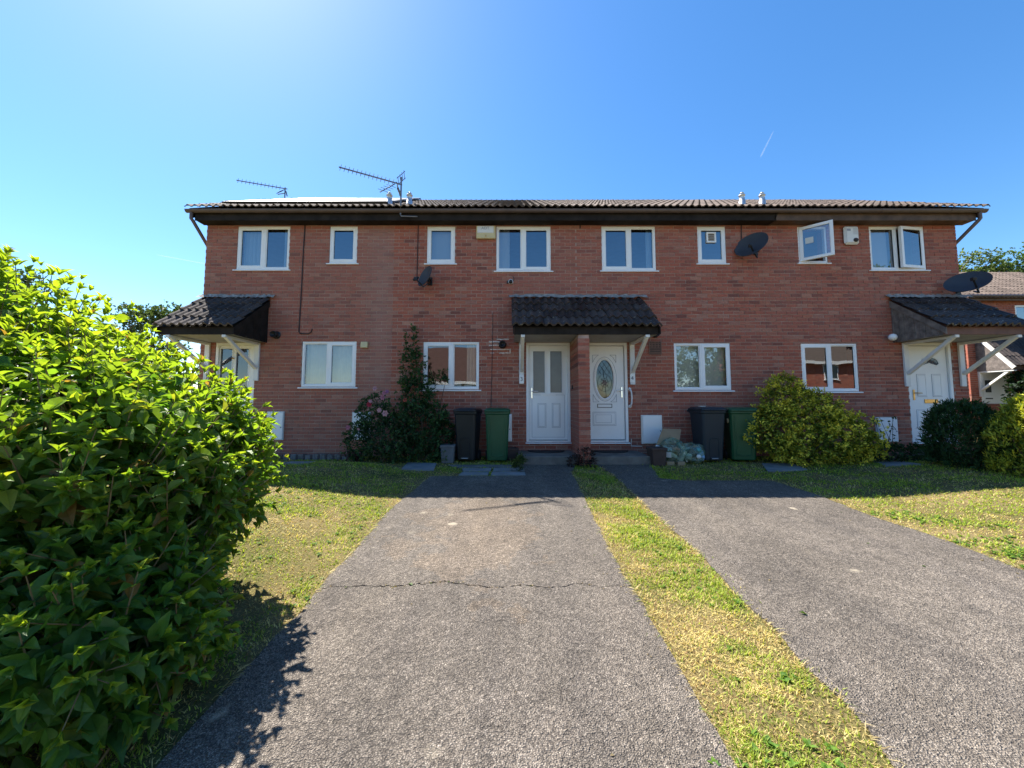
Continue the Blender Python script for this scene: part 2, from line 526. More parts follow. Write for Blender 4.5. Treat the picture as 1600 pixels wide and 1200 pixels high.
m_net = mat('beige_net_curtain', (0.62, 0.56, 0.48), 0.95, 0.08, 6)
m_curtain = mat('pale_blue_curtain', (0.52, 0.64, 0.70), 0.95, 0.1, 3)
m_leaf = leaf_mat('glossy_green_leaf', 0.40, 0.54, 0.5, (1.45, 1.35, 0.45), True)
m_leaf_soft = leaf_mat('matt_green_leaf', 0.6, 0.30, 0.3)
m_grass = leaf_mat('grass_blade', 0.6, 0.42, 0.3, (1.25, 1.25, 0.65))
m_petal = leaf_mat('petal', 0.7, 0.3, 0.2, (1, 0.9, 0.9))
# ------------------------------------------------------------------ ground and drives
def build_ground():
    xs = np.concatenate([np.linspace(-160, -14, 14)[:-1], np.arange(-14, 16, 0.4), np.linspace(16, 160, 14)])
    ys = np.concatenate([np.linspace(-70, -6, 9)[:-1], np.arange(-6, 10, 0.4), np.linspace(10, 220, 14)])
    mb = MB()
    nx = len(xs)
    for y in ys:
        for x in xs:
            mb.v.append((float(x), float(y), gz(float(x), float(y))))
    for j in range(len(ys) - 1):
        for i in range(nx - 1):
            a = j * nx + i
            mb.f.append((a, a + 1, a + nx + 1, a + nx)); mb.m.append(0); mb.s.append(True)
    mb.build('ground', m_soil, kind='structure', fix=False)
build_ground()

def ext(p, q, y):
    """carry the line p -> q on to depth y"""
    t = (y - p[1]) / (q[1] - p[1])
    return (p[0] + (q[0] - p[0]) * t, y)

def jag(poly, step, amp, seed):
    r = random.Random(seed)
    out = []
    for (x0, y0), (x1, y1) in zip(poly[:-1], poly[1:]):
        n = max(1, int(math.hypot(x1 - x0, y1 - y0) / step))
        for i in range(n):
            t = i / n
            a = amp if i or True else 0
            out.append((x0 + (x1 - x0) * t + r.uniform(-a, a), y0 + (y1 - y0) * t + r.uniform(-a, a)))
    out.append(poly[-1])
    return out

L1 = [G(*p) for p in ((672, 745), (640, 772), (607, 800), (540, 877), (516, 898), (470, 960), (402, 1025))]
L1.append(ext(L1[-3], L1[-1], -3.5))
R1 = [G(*p) for p in ((893, 738), (910, 772), (947, 850), (973, 898), (1004, 946), (1030, 990), (1056, 1034), (1100, 1112), (1150, 1200))]
R1.append(ext(R1[-4], R1[-1], -3.5))
L2 = [G(*p) for p in ((938, 730), (960, 744), (984, 767), (1022, 804), (1075, 849), (1129, 903), (1161, 939), (1210, 984), (1262, 1047), (1319, 1096), (1397, 1194))]
L2.append(ext(L2[-4], L2[-1], -3.5))
R2 = [G(*p) for p in ((1206, 752), (1270, 772), (1375, 812), (1450, 836), (1525, 864), (1596, 892))]
R2.append(ext(R2[-3], R2[-1], -3.5))
STEP_Y = 7.20
D1_TOP = [(0.06, STEP_Y - 0.01), (1.18, STEP_Y - 0.01)]
CR = [(235, 165), (270, 160), (300, 158), (345, 157), (380, 155), (430, 158), (470, 157), (520, 155), (550, 151), (580, 148), (615, 147), (640, 145), (660, 141), (680, 138),
      (705, 145), (740, 150), (770, 151), (800, 155), (840, 162), (870, 160), (900, 157), (930, 155), (960, 152), (1005, 158), (1050, 163), (1080, 159), (1110, 158), (1140, 145), (1165, 148),
      (1180, 150), (1210, 158), (1240, 160), (1290, 157), (1340, 155)]
_r = random.Random(12)
CR = [(x0 + (x1 - x0) * t, y0 + (y1 - y0) * t + _r.uniform(-2.6, 2.6)) for (x0, y0), (x1, y1) in zip(CR[:-1], CR[1:]) for t in (0, .33, .66)] + [CR[-1]]
CRACK = [G(400 + x / 2.2857, 850 + y / 2.2857) for x, y in CR]

def slab_sheet(poly, top, thick, mats, name, parent=None, **kw):
    """flat ground sheet following the slope, with a skirt"""
    mb = MB()
    n = len(poly)
    up = [(x, y, gplane(y) + top) for x, y in poly]
    dn = [(x, y, gplane(y) + top - thick) for x, y in poly]
    mb.add(up, [tuple(range(n))])
    mb.add(up + dn, [(i, (i + 1) % n, n + (i + 1) % n, n + i) for i in range(n)])
    return mb.build(name, mats, parent, **kw)

def split_at(line, y):
    up = [p for p in line if p[1] > y]
    lo = [p for p in line if p[1] <= y]
    return up, lo

yL, yR = CRACK[0][1], CRACK[-1][1]
L1u, L1l = split_at(L1, yL); R1u, R1l = split_at(R1, yR)
wid = [0.0015 + 0.0075 * abs(math.sin(i * 1.7) * math.sin(i * .61 + 1)) * (1 if 9 < i < 84 else 0.4) for i in range(len(CRACK))]
cr_up = [(x, y + w) for (x, y), w in zip(CRACK, wid)]
cr_lo = [(x, y - w) for (x, y), w in zip(CRACK, wid)]
pa, pb = ext(L1u[-1], L1l[0], cr_up[0][1]), ext(R1u[-1], R1l[0], cr_up[-1][1])
polyA = jag(D1_TOP[:1] + [(0.12, G(822, 745)[1])] + [G(760, 745)] + L1u + [pa], 0.12, 0.012, 1) + cr_up[1:-1] + jag(([pb] + R1u[::-1] + D1_TOP[1:]), 0.12, 0.012, 2)
pa, pb = ext(L1u[-1], L1l[0], cr_lo[0][1]), ext(R1u[-1], R1l[0], cr_lo[-1][1])
polyB = jag([pa] + L1l, 0.12, 0.012, 3) + jag(R1l[::-1] + [pb], 0.12, 0.012, 4) + cr_lo[1:-1][::-1]
drive1 = thing('driveway', None, None, (0.2, 4.0, gplane(4.0)))
drive1['kind'] = 'structure'
slab_sheet(polyA, 0.012, 0.03, m_tarmac, 'tarmac_slab', drive1)
slab_sheet(polyB, 0.012, 0.03, m_tarmac, 'tarmac_slab', drive1)
polyC = jag([(1.52, STEP_Y - 0.01)] + L2, 0.12, 0.012, 5) + jag(R2[::-1] + [G(1067, 752), G(1030, 748), (2.55, STEP_Y - 0.01)], 0.12, 0.012, 6)
slab_sheet(polyC, 0.012, 0.03, m_tarmac_b, 'driveway', kind='structure')
POLY1 = D1_TOP[:1] + [(0.12, G(822, 745)[1])] + [G(760, 745)] + L1 + R1[::-1] + D1_TOP[1:]
POLY2 = [(1.52, STEP_Y)] + L2 + R2[::-1] + [G(1067, 752), G(1030, 748), (2.55, STEP_Y)]

# unseen road behind the camera, added pale to bounce light onto the facade
q = MB()
zr_ = gplane(-4.0) + 0.012
q.add([(-60, -3.55, zr_), (60, -3.55, zr_), (60, -10.5, zr_), (-60, -10.5, zr_)], [(3, 2, 1, 0)])
q.build('road', mat('pale_bounce_road', (0.46, 0.43, 0.39), 0.9, 0.15, 2, 0.3, 60), kind='structure', fix=False)

# paved strip beside the left step
path = thing('path', None, None, (-0.45, 7.0, gplane(7.0)))
path['kind'] = 'structure'
BLOCKED = []
def flag(quad, name, parent, top=0.02, m=m_slab, **kw):
    mb = MB()
    pts = list(quad)
    n = len(pts)
    up = [(x, y, gz(x, y) + top) for x, y in pts]
    dn = [(x, y, gz(x, y) - 0.03) for x, y in pts]
    mb.add(up, [tuple(range(n))]); mb.add(dn, [tuple(range(n))[::-1]])
    mb.add(up + dn, [(i, (i + 1) % n, n + (i + 1) % n, n + i) for i in range(n)])
    BLOCKED.append(pts)
    return mb.build(name, m, parent, bev=0.006, **kw)
for q in (((722, 733.5), (768, 733), (766, 737.5), (724, 738)), ((772, 733), (818, 732.5), (820, 737.5), (770, 737.5)),
          ((722, 739.5), (764, 739), (762, 743.5), (716, 744)), ((769, 739), (820, 739), (821, 744.2), (767, 744))):
    flag([G(*p) for p in q], 'paving_slab', path)
flag([G(*p) for p in ((700, 727), (800, 727), (806, 731.5), (716, 731.5))], 'gravel_bed', path, 0.012, m_concrete)

for q, lab in ((((455, 724), (494, 724), (482, 738), (438, 738)), 'blue-grey stepping slab in the shaded lawn nearest the big green bush'),
               (((637, 724.5), (682, 725), (678, 736), (627, 736)), 'blue-grey stepping slab in the grass below the climbing rose'),
               (((1190, 725), (1240, 727), (1262, 737), (1200, 738)), 'stepping slab in the grass in front of the yellow-green shrub'),
               (((1366, 727.5), (1412, 728.5), (1440, 739), (1385, 739)), 'stepping slab in the grass in front of the plain white panelled door')):
    o = flag([G(*p) for p in q], 'stepping_slab', None, 0.018)
    o['label'] = lab; o['category'] = 'paving slab'; o['group'] = 'stepping slabs in the front lawns'

# ------------------------------------------------------------------ terrace
XB = [-6.63, -2.56, 1.40, 5.58, 9.64]
YBACK = 14.44
Z_TOP = P(900, 352)[1]                      # top of visible brickwork / soffit
EAVE_Y, EAVE_Z = 7.71, 5.15
RIDGE_Y, RIDGE_Z = 11.27, 7.21
PITCH = math.atan2(RIDGE_Z - EAVE_Z, RIDGE_Y - EAVE_Y)
VERGE_L, VERGE_R = -6.80, 9.92
HOUSE_LABEL = ['brick terrace house with solar panels on its roof behind the green bush',
               'brick terrace house whose white front door has two tall glass lights, number 3',
               'brick terrace house whose white front door has an oval leaded glass, number 4',
               'brick terrace house with brown eaves and two open upstairs windows at the porch end']
houses = []
for i in range(4):
    h = thing('terraced_house', HOUSE_LABEL[i], 'house', ((XB[i] + XB[i + 1]) / 2, YW, 0), group='brick houses of the terrace')
    houses.append(h)

def rect(u0, u1, v0, v1, Y=YW):
    um, vm = (u0 + u1) / 2, (v0 + v1) / 2
    return P(u0, vm, Y)[0], P(u1, vm, Y)[0], P(um, v1, Y)[1], P(um, v0, Y)[1]

# key: house, u0, u1, v0, v1, layout ('fc' fixed+casement, 'cf', 'c' single), sill px extra left / right
WIN = {
    'A': (0, 370.2, 452, 353.2, 421, 'cf'), 'B': (0, 514.8, 558, 353.2, 411, 'c'), 'C': (0, 471, 556.2, 533.3, 604.5, 'fc'),
    'D': (1, 667, 711, 353.5, 411.5, 'c'), 'E': (1, 775.3, 860.7, 353.3, 423, 'fc'), 'F': (1, 661, 748.6, 534, 608.5, 'cf'),
    'H': (2, 940.2, 1024.6, 353.3, 422.5, 'cf'), 'I': (2, 1090, 1134.3, 353.5, 411.5, 'c'), 'J': (2, 1053.8, 1142, 536, 609.5, 'fc'),
    'L': (3, 1247, 1292.5, 354, 410.5, 'c'), 'M': (3, 1359.4, 1445.6, 353.5, 421.5, 'fc'), 'N': (3, 1253, 1341, 536.5, 611.5, 'cf'),
}
DOOR = {'P': (0, 333, 396.5, 531, 692), 'G': (1, 822, 891.5, 535, 690), 'K': (2, 908, 981.5, 535.5, 690), 'O': (3, 1421, 1492, 541, 694)}
holes = [[] for _ in range(4)]
WR = {k: rect(*w[1:5]) for k, w in WIN.items()}
DR = {}
for k, d in DOOR.items():
    r = rect(*d[1:5])
    DR[k] = (r[0], r[1], 0.29, 2.39)
DR['K'] = (DR['G'][1] + 0.235, DR['K'][1], 0.29, 2.39)
for k, w in WIN.items():
    holes[w[0]].append(WR[k])
for k, d in DOOR.items():
    holes[d[0]].append(DR[k])

Y_MORT = YW + 0.007
def wall_sheet(i):
    x0, x1 = XB[i], XB[i + 1]
    hs = holes[i]
    xs = sorted({x0, x1, *[a for h in hs for a in h[:2]]})
    zs = sorted({-0.4, Z_TOP + 0.25, *[a for h in hs for a in h[2:]]})
    mb = MB()
    for a, b in zip(xs[:-1], xs[1:]):
        for c, d in zip(zs[:-1], zs[1:]):
            mx, mz = (a + b) / 2, (c + d) / 2
            if any(h[0] < mx < h[1] and h[2] < mz < h[3] for h in hs):
                continue
            mb.add([(a, Y_MORT, c), (b, Y_MORT, c), (b, Y_MORT, d), (a, Y_MORT, d)], [(0, 1, 2, 3)])
            mb.add([(a, YW + 0.27, c), (b, YW + 0.27, c), (b, YW + 0.27, d), (a, YW + 0.27, d)], [(3, 2, 1, 0)], 1)
    for h in hs:
        a, b, c, d = h
        for q in (((a, c), (b, c)), ((b, c), (b, d)), ((b, d), (a, d)), ((a, d), (a, c))):
            (p0, z0), (p1, z1) = q
            mb.add([(p0, Y_MORT, z0), (p1, Y_MORT, z1), (p1, YW + 0.27, z1), (p0, YW + 0.27, z0)], [(0, 1, 2, 3)], 2)
    mb.build('wall', [m_mortar, m_dark_int, m_brick], houses[i], fix=False)
    # shell: party or gable walls, back wall, floors
    sh = MB()
    e = 0.02
    for x, end in ((x0 + (0 if i == 0 else e), i == 0), (x1 - (0 if i == 3 else e), i == 3)):
        sx = 1 if x < (x0 + x1) / 2 else -1
        sh.add([(x, Y_MORT, -0.4), (x, YBACK, -0.4), (x, YBACK, 5.1), (x, RIDGE_Y, 6.98), (x, Y_MORT, 5.1)], [(0, 1, 2, 3, 4)], 0)
        xi = x + sx * 0.1
        sh.add([(xi, YW + 0.28, -0.2), (xi, YBACK - 0.2, -0.2), (xi, YBACK - 0.2, 4.95), (xi, YW + 0.28, 4.95)], [(0, 1, 2, 3)], 1)
    sh.add([(x0, YBACK, -0.4), (x1, YBACK, -0.4), (x1, YBACK, 5.1), (x0, YBACK, 5.1)], [(0, 1, 2, 3)], 0)
    sh.add([(x0, YBACK - 2.4, -0.2), (x1, YBACK - 2.4, -0.2), (x1, YBACK - 2.4, 4.95), (x0, YBACK - 2.4, 4.95)], [(0, 1, 2, 3)], 1)
    sh.add([(x0, YW + 0.28, 2.55), (x1, YW + 0.28, 2.55), (x1, YBACK - 0.1, 2.55), (x0, YBACK - 0.1, 2.55)], [(0, 1, 2, 3)], 1)
    sh.add([(x0, YW + 0.28, 4.96), (x1, YW + 0.28, 4.96), (x1, YBACK - 0.1, 4.96), (x0, YBACK - 0.1, 4.96)], [(0, 1, 2, 3)], 1)
    sh.add([(x0, YW + 0.28, 0.28), (x1, YW + 0.28, 0.28), (x1, YBACK - 0.1, 0.28), (x0, YBACK - 0.1, 0.28)], [(0, 1, 2, 3)], 2)
    sh.build('shell', [m_brick, m_dark_int, m_floor_int], houses[i], fix=False)

# bricks -----------------------------------------------------------
ROW0, CH, BL = -0.305, 0.075, 0.225
def cut(rects, h):
    out = []
    for a, b, c, d in rects:
        if b <= h[0] or a >= h[1] or d <= h[2] or c >= h[3]:
            out.append((a, b, c, d)); continue
        if a < h[0]: out.append((a, h[0], c, d))
        if b > h[1]: out.append((h[1], b, c, d))
        a2, b2 = max(a, h[0]), min(b, h[1])
        if c < h[2]: out.append((a2, b2, c, h[2]))
        if d > h[3]: out.append((a2, b2, h[3], d))
    return [r for r in out if r[1] - r[0] > 0.025 and r[3] - r[2] > 0.008]

def brick_rects(x0, x1, z0, z1, hs):
    full, cuts = [], []
    k0 = int(math.floor((z0 - ROW0) / CH)); k1 = int(math.ceil((z1 - ROW0) / CH))
    for k in range(k0, k1):
        za = ROW0 + k * CH + 0.0065; zb = za + 0.062
        half = 0.5 * ((k + 100) % 2)
        j0 = int(math.floor((x0 + 20) / BL + half)); j1 = int(math.ceil((x1 + 20) / BL + half))
        for j in range(j0, j1):
            a = (j - half) * BL - 20 + 0.0065; b = a + 0.212
            r = (max(a, x0), min(b, x1), max(za, z0), min(zb, z1))
            if r[1] - r[0] < 0.025 or r[3] - r[2] < 0.008: continue
            rs = [r]
            for h in hs:
                rs = cut(rs, h)
            if len(rs) == 1 and rs[0] == (a, b, za, zb):
                full.append(rs[0])
            else:
                cuts += rs
    return full, cuts

def brick_box(mb, a, b, c, d, y0, y1, r):
    j = lambda s: r.uniform(-s, s)
    f = y0 + r.uniform(-0.0025, 0.0015)
    p = [(a + j(.002), f + j(.001), c + j(.002)), (b + j(.002), f + j(.001), c + j(.002)), (b + j(.002), f + j(.001), d + j(.002)), (a + j(.002), f + j(.001), d + j(.002)),
         (a, y1, c), (b, y1, c), (b, y1, d), (a, y1, d)]
    mb.add(p, [(0, 1, 2, 3), (0, 4, 5, 1), (1, 5, 6, 2), (2, 6, 7, 3), (3, 7, 4, 0)])

PROTO_BRICK = []
def brick_proto(parent, mtl):
    r = random.Random(5)
    out = []
    for _ in range(5):
        mb = MB()
        brick_box(mb, -0.106, 0.106, -0.031, 0.031, 0, 0.02, r)
        out.append(mb)
    return out

def build_bricks(i):
    h = houses[i]
    mtl = m_brick_dull if i == 0 else m_brick
    full, cuts = brick_rects(XB[i], XB[i + 1], -0.22, Z_TOP + 0.02, holes[i])
    cxp = max(-4.0, min((XB[i] + XB[i + 1]) / 2, 7))
    def score(q):
        x, z = (q[0] + q[1]) / 2, (q[2] + q[3]) / 2
        s = math.hypot(x, YW) + 0.25 * abs(z - 1.5)
        if z < 1.3: s += 6
        if i == 0 and x < -4.7: s += 6
        if i in (1, 2) and z < 3.4 and 0 < x < 2.85: s += 6
        if i == 3 and x > 8: s += 6
        if i == 1 and x < -1.6 and z < 2.2: s += 6
        if i == 3 and z < 1.9 and x < 7.6: s += 6
        return s
    full.sort(key=score)
    r = random.Random(20 + i)
    protos = None
    me_objs = []
    for k, (a, b, c, d) in enumerate(full[:300]):
        M = Matrix.Translation(((a + b) / 2, YW, (c + d) / 2))
        if k < 5:
            mb = brick_proto(None, None)[k]
            o = mb.build('brick', mtl, h, local=True)
            o.matrix_local = MW[h.name].inverted() @ M
            me_objs.append(o)
        else:
            copy_part(me_objs[k % 5], 'brick', h, M)
    mb = MB()
    for a, b, c, d in full[300:] + cuts:
        brick_box(mb, a, b, c, d, YW, YW + 0.02, r)
    mb.build('brickwork', mtl, h, kind='stuff', fix=False)

for i in range(4):
    wall_sheet(i)
    build_bricks(i)

# roof -------------------------------------------------------------
def tile_mesh(w=0.30, ln=0.42, rolls=2, amp=0.034, lip=0.018, n=8):
    """double roman tile, local: x across, y up the slope, z out"""
    mb = MB()
    xs = [w * k / (n * rolls) for k in range(n * rolls + 1)]
    def prof(x):
        t = (x / (w / rolls)) % 1.0
        return amp * max(0.0, math.sin(math.pi * min(1.0, max(0.0, (t - 0.22) / 0.62)))) ** 0.8
    m = len(xs)
    lo = [(x, 0, prof(x) + lip) for x in xs]
    hi = [(x, ln, prof(x) * 0.96) for x in xs]
    un = [(x, 0.0, prof(x) - 0.002) for x in xs]
    mb.add(lo + hi + un, [(k, k + 1, m + k + 1, m + k) for k in range(m - 1)], 0, True)
    mb.add(lo + un, [(k, m + k, m + k + 1, k + 1) for k in range(m - 1)])
    return mb

SL = math.hypot(RIDGE_Y - EAVE_Y, RIDGE_Z - EAVE_Z)
ROOF_M = Matrix.Translation((0, EAVE_Y, EAVE_Z)) @ Matrix.Rotation(PITCH, 4, 'X')
NCOL, NROW = 56, 12
TW = (VERGE_R - VERGE_L) / NCOL
GA = (SL - 0.02) / NROW
first_tile = {}
rr = random.Random(3)
for c in range(NCOL):
    xc = VERGE_L + (c + 0.5) * TW
    i = max(0, min(3, sum(1 for b in XB[1:4] if xc > b)))
    h = houses[i]
    for r in range(NROW):
        M = ROOF_M @ Matrix.Translation((VERGE_L + c * TW, r * GA + rr.uniform(-.006, .006), 0.022 + rr.uniform(-.003, .003))) @ Matrix.Rotation(rr.uniform(-.008, .008), 4, 'Z')
        if 0 not in first_tile:
            o = tile_mesh(TW).build('tile', m_tile, h, local=True, fix=False)
            o.matrix_local = MW[h.name].inverted() @ M
            first_tile[0] = o
        else:
            copy_part(first_tile[0], 'tile', h, M)

FASC_Y = 7.85
for i in range(4):
    h = houses[i]
    x0 = VERGE_L if i == 0 else XB[i]
    x1 = VERGE_R if i == 3 else XB[i + 1]
    # roof deck under the tiles and the back slope
    mb = MB()
    e = 0.0
    mb.add([(x0, EAVE_Y + 0.03, EAVE_Z), (x1, EAVE_Y + 0.03, EAVE_Z), (x1, RIDGE_Y, RIDGE_Z - 0.015), (x0, RIDGE_Y, RIDGE_Z - 0.015)], [(0, 1, 2, 3)])
    yb, zb = 2 * RIDGE_Y - EAVE_Y, EAVE_Z
    mb.add([(x0, RIDGE_Y, RIDGE_Z - 0.015), (x1, RIDGE_Y, RIDGE_Z - 0.015), (x1, yb, zb), (x0, yb, zb)], [(0, 1, 2, 3)])
    mb.build('roof_deck', m_tile, h, fix=False)
    k = max(1, round((x1 - x0) / 0.45))
    base = None
    for j in range(k):
        a = x0 + (x1 - x0) * j / k; b = x0 + (x1 - x0) * (j + 1) / k - 0.006
        if base is None:
            q = MB()
            prof = [(0.14 * math.cos(t), 0.085 * math.sin(t)) for t in np.linspace(0, math.pi, 7)]
            q.prism([(RIDGE_Y + p[0], RIDGE_Z - 0.05 + p[1]) for p in prof], 'x', a, b)
            base = q.build('ridge_tile', m_tile, h)
            ax = a
        else:
            o = base.copy(); o.location = base.location + Vector((a - ax, 0, rr.uniform(-.004, .004))); COL.objects.link(o)
    # fascia, soffit
    zs = Z_TOP + 0.0
    wood = m_brown_wood if i == 3 else m_black_wood
    xe0, xe1 = (x0 + 0.10 if i == 0 else x0), (x1 - 0.12 if i == 3 else x1)
    xsplit = P(1217, 345, FASC_Y)[0]
    q = MB(); q.box(xe0, xe1, FASC_Y, FASC_Y + 0.022, zs - 0.012, EAVE_Z + 0.01)
    q.build('fascia', wood, h, bev=0.003)
    q = MB(); q.box(xe0, xe1, FASC_Y + 0.022, YW + 0.005, zs, zs + 0.014)
    q.build('soffit', wood, h)
    # gutter
    q = MB()
    gx0, gx1 = (x0 - 0.03 if i == 0 else x0), (x1 + 0.02 if i == 3 else x1)
    gy, gzv, gr = FASC_Y - 0.062, EAVE_Z - 0.005, 0.056
    half = [(gy + gr * math.cos(t), gzv + gr * 1.1 * math.sin(t)) for t in np.linspace(math.pi, 2 * math.pi, 9)]
    inner = [(gy + (gr - .004) * math.cos(t), gzv + (gr - .004) * 1.1 * math.sin(t)) for t in np.linspace(2 * math.pi, math.pi, 9)]
    q.prism(half + inner, 'x', gx0, gx1)
    g = q.build('gutter', m_gutter, h)
    nj = 2
    for j in range(nj + 1):
        xj = x0 + (x1 - x0) * (j + 0.5) / (nj + 1)
        w_ = MB()
        hh = [(gy + (gr + .005) * math.cos(t), gzv + (gr + .005) * 1.1 * math.sin(t)) for t in np.linspace(math.pi, 2 * math.pi, 9)]
        w_.prism(hh + [(gy + gr, gzv + .006), (gy - gr, gzv + .006)], 'x', xj - 0.022, xj + 0.022)
        w_.build('gutter_joint', m_gutter, g)

# the black paint runs on over the start of the fourth house
q = MB()
xs_, xe_ = XB[3] - 0.01, P(1217, 345, FASC_Y)[0]
zf = Z_TOP
q.add([(xs_, FASC_Y - 0.004, zf - 0.014), (xe_ - 0.09, FASC_Y - 0.004, zf - 0.014), (xe_ + 0.02, FASC_Y - 0.004, EAVE_Z), (xs_, FASC_Y - 0.004, EAVE_Z)], [(0, 1, 2, 3)])
q.add([(xs_, FASC_Y - 0.004, zf - 0.014), (xe_ - 0.09, FASC_Y - 0.004, zf - 0.014), (xe_ - 0.16, YW + 0.004, zf - 0.003), (xs_, YW + 0.004, zf - 0.003)], [(0, 1, 2, 3)])
q.build('painted_board', m_black_wood, houses[3], fix=False)

# verges, boxed eave ends, swan-neck downpipes
for i, x, sx in ((0, VERGE_L, 1), (3, VERGE_R, -1)):
    h = houses[i]
    wood = m_brown_wood if i == 3 else m_black_wood
    q = MB()
    for s in (-1, 1):
        y1 = RIDGE_Y + s * (RIDGE_Y - EAVE_Y - 0.10)
        q.bar((x + sx * 0.06, RIDGE_Y, RIDGE_Z - 0.11), (x + sx * 0.06, y1, EAVE_Z - 0.06), 0.02, 0.19, 0)
    q.build('barge_board', wood, h)
    q = MB()
    wx = XB[0] if i == 0 else XB[4]
    q.add([(x + sx * 0.06, FASC_Y + .02, EAVE_Z), (x + sx * 0.06, FASC_Y + .02, EAVE_Z - 0.10), (wx, FASC_Y + .02, Z_TOP - 0.01), (wx, FASC_Y + .02, EAVE_Z),
           (x + sx * 0.06, YW + .2, EAVE_Z + .12), (x + sx * 0.06, YW + .2, EAVE_Z - 0.02), (wx, YW + .2, Z_TOP - 0.01), (wx, YW + .2, EAVE_Z + .12)],
          [(0, 1, 2, 3), (4, 5, 6, 7), (1, 5, 6, 2), (0, 4, 5, 1)])
    q.build('boxed_eave', wood, h, fix=False)
    gx = P(299 if i == 0 else 1531, 336, FASC_Y - .06)[0]
    wxp = wx - sx * 0.05
    q = MB()
    q.tube([(gx, FASC_Y - 0.06, EAVE_Z - 0.04), (gx, FASC_Y - 0.06, EAVE_Z - 0.19), (gx + sx * .03, FASC_Y - 0.05, EAVE_Z - 0.23),
            (wxp - sx * 0.02, YW + 0.12, 4.56), (wxp, YW + 0.14, 4.48), (wxp, YW + 0.14, 0.0)], 0.034, 10)
    q.build('downpipe', m_gutter, h)

# windows ----------------------------------------------------------
def ring(mb, x0, x1, z0, z1, w, ya, yb, m=0):
    mb.box(x0, x1, ya, yb, z0, z0 + w, m); mb.box(x0, x1, ya, yb, z1 - w, z1, m)
    mb.box(x0, x0 + w, ya, yb, z0 + w, z1 - w, m); mb.box(x1 - w, x1, ya, yb, z0 + w, z1 - w, m)

def pane_quad(x0, x1, z0, z1, y):
    q = MB(); q.add([(x0, y, z0), (x1, y, z0), (x1, y, z1), (x0, y, z1)], [(0, 1, 2, 3)])
    return q

def make_sash(win, x0, x1, z0, z1, glass, rot=None, hinge=None, y=YW):
    q = MB()
    ring(q, x0, x1, z0, z1, 0.058, y + 0.006, y + 0.062)
    ring(q, x0 + 0.058, x1 - 0.058, z0 + 0.058, z1 - 0.058, 0.007, y + 0.014, y + 0.05, 1)
    p = pane_quad(x0 + 0.06, x1 - 0.06, z0 + 0.06, z1 - 0.06, y + 0.03)
    if rot is not None:
        M = Matrix.Translation((hinge, y + 0.01, 0)) @ Matrix.Rotation(rot, 4, 'Z') @ Matrix.Translation((-hinge, -y - 0.01, 0))
        q.v = [tuple(M @ Vector(v)) for v in q.v]; p.v = [tuple(M @ Vector(v)) for v in p.v]
    s = q.build('sash', [m_upvc, m_seal], win, bev=0.004)
    p.build('pane', glass, win, fix=False)
    return s

WINOBJ = {}
def window(key):
    hi, u0, u1, v0, v1, lay = WIN[key]
    x0, x1, z0, z1 = WR[key]
    g = m_glass_bath if key in 'BI' else m_glass_low if key in 'CFJN' else m_glass
    fw = 0.042
    yf = YW + 0.012
    q = MB()
    e = 0.003
    ring(q, x0 + e, x1 - e, z0 + e, z1 - e, fw, yf, yf + 0.07)
    win = None
    if lay == 'c':
        win = q.build('window', [m_upvc, m_seal], houses[hi], bev=0.004)
        a, b, c, d = x0 + fw - .012, x1 - fw + .012, z0 + fw - .012, z1 - fw + .012
        if key == 'L':
            make_sash(win, a, b, c, d, g, R(-43), a, YW - 0.01)
        else:
            make_sash(win, a, b, c, d, g)
    else:
        xm = (x0 + x1) / 2 + (0.02 if lay == 'cf' else -0.02)
        q.box(xm - 0.026, xm + 0.026, yf, yf + 0.07, z0 + fw, z1 - fw)
        fx0, fx1 = (x0 + fw, xm - 0.026) if lay == 'fc' else (xm + 0.026, x1 - fw)
        ring(q, fx0, fx1, z0 + fw, z1 - fw, 0.016, yf + 0.012, yf + 0.05)
        ring(q, fx0 + .016, fx1 - .016, z0 + fw + .016, z1 - fw - .016, 0.006, yf + 0.016, yf + 0.05, 1)
        win = q.build('window', [m_upvc, m_seal], houses[hi], bev=0.004)
        pane_quad(fx0 + 0.018, fx1 - 0.018, z0 + fw + 0.018, z1 - fw - 0.018, yf + 0.03).build('pane', g, win, fix=False)
        cx0, cx1 = (xm + 0.026 - .012, x1 - fw + .012) if lay == 'fc' else (x0 + fw - .012, xm - 0.026 + .012)
        if key == 'M':
            make_sash(win, cx0, cx1, z0 + fw - .012, z1 - fw + .012, g, R(9), cx1, YW - 0.01)
        else:
            make_sash(win, cx0, cx1, z0 + fw - .012, z1 - fw + .012, g)
    s = MB()
    s.prism([(YW + .03, z0 - 0.002), (YW - 0.034, z0 - 0.012), (YW - 0.036, z0 - 0.036), (YW + .03, z0 - 0.036)], 'x', x0 - 0.05, x1 + 0.05)
    s.build('sill', m_upvc, win, bev=0.003)
    WINOBJ[key] = win
    return win
for k in WIN:
    window(k)
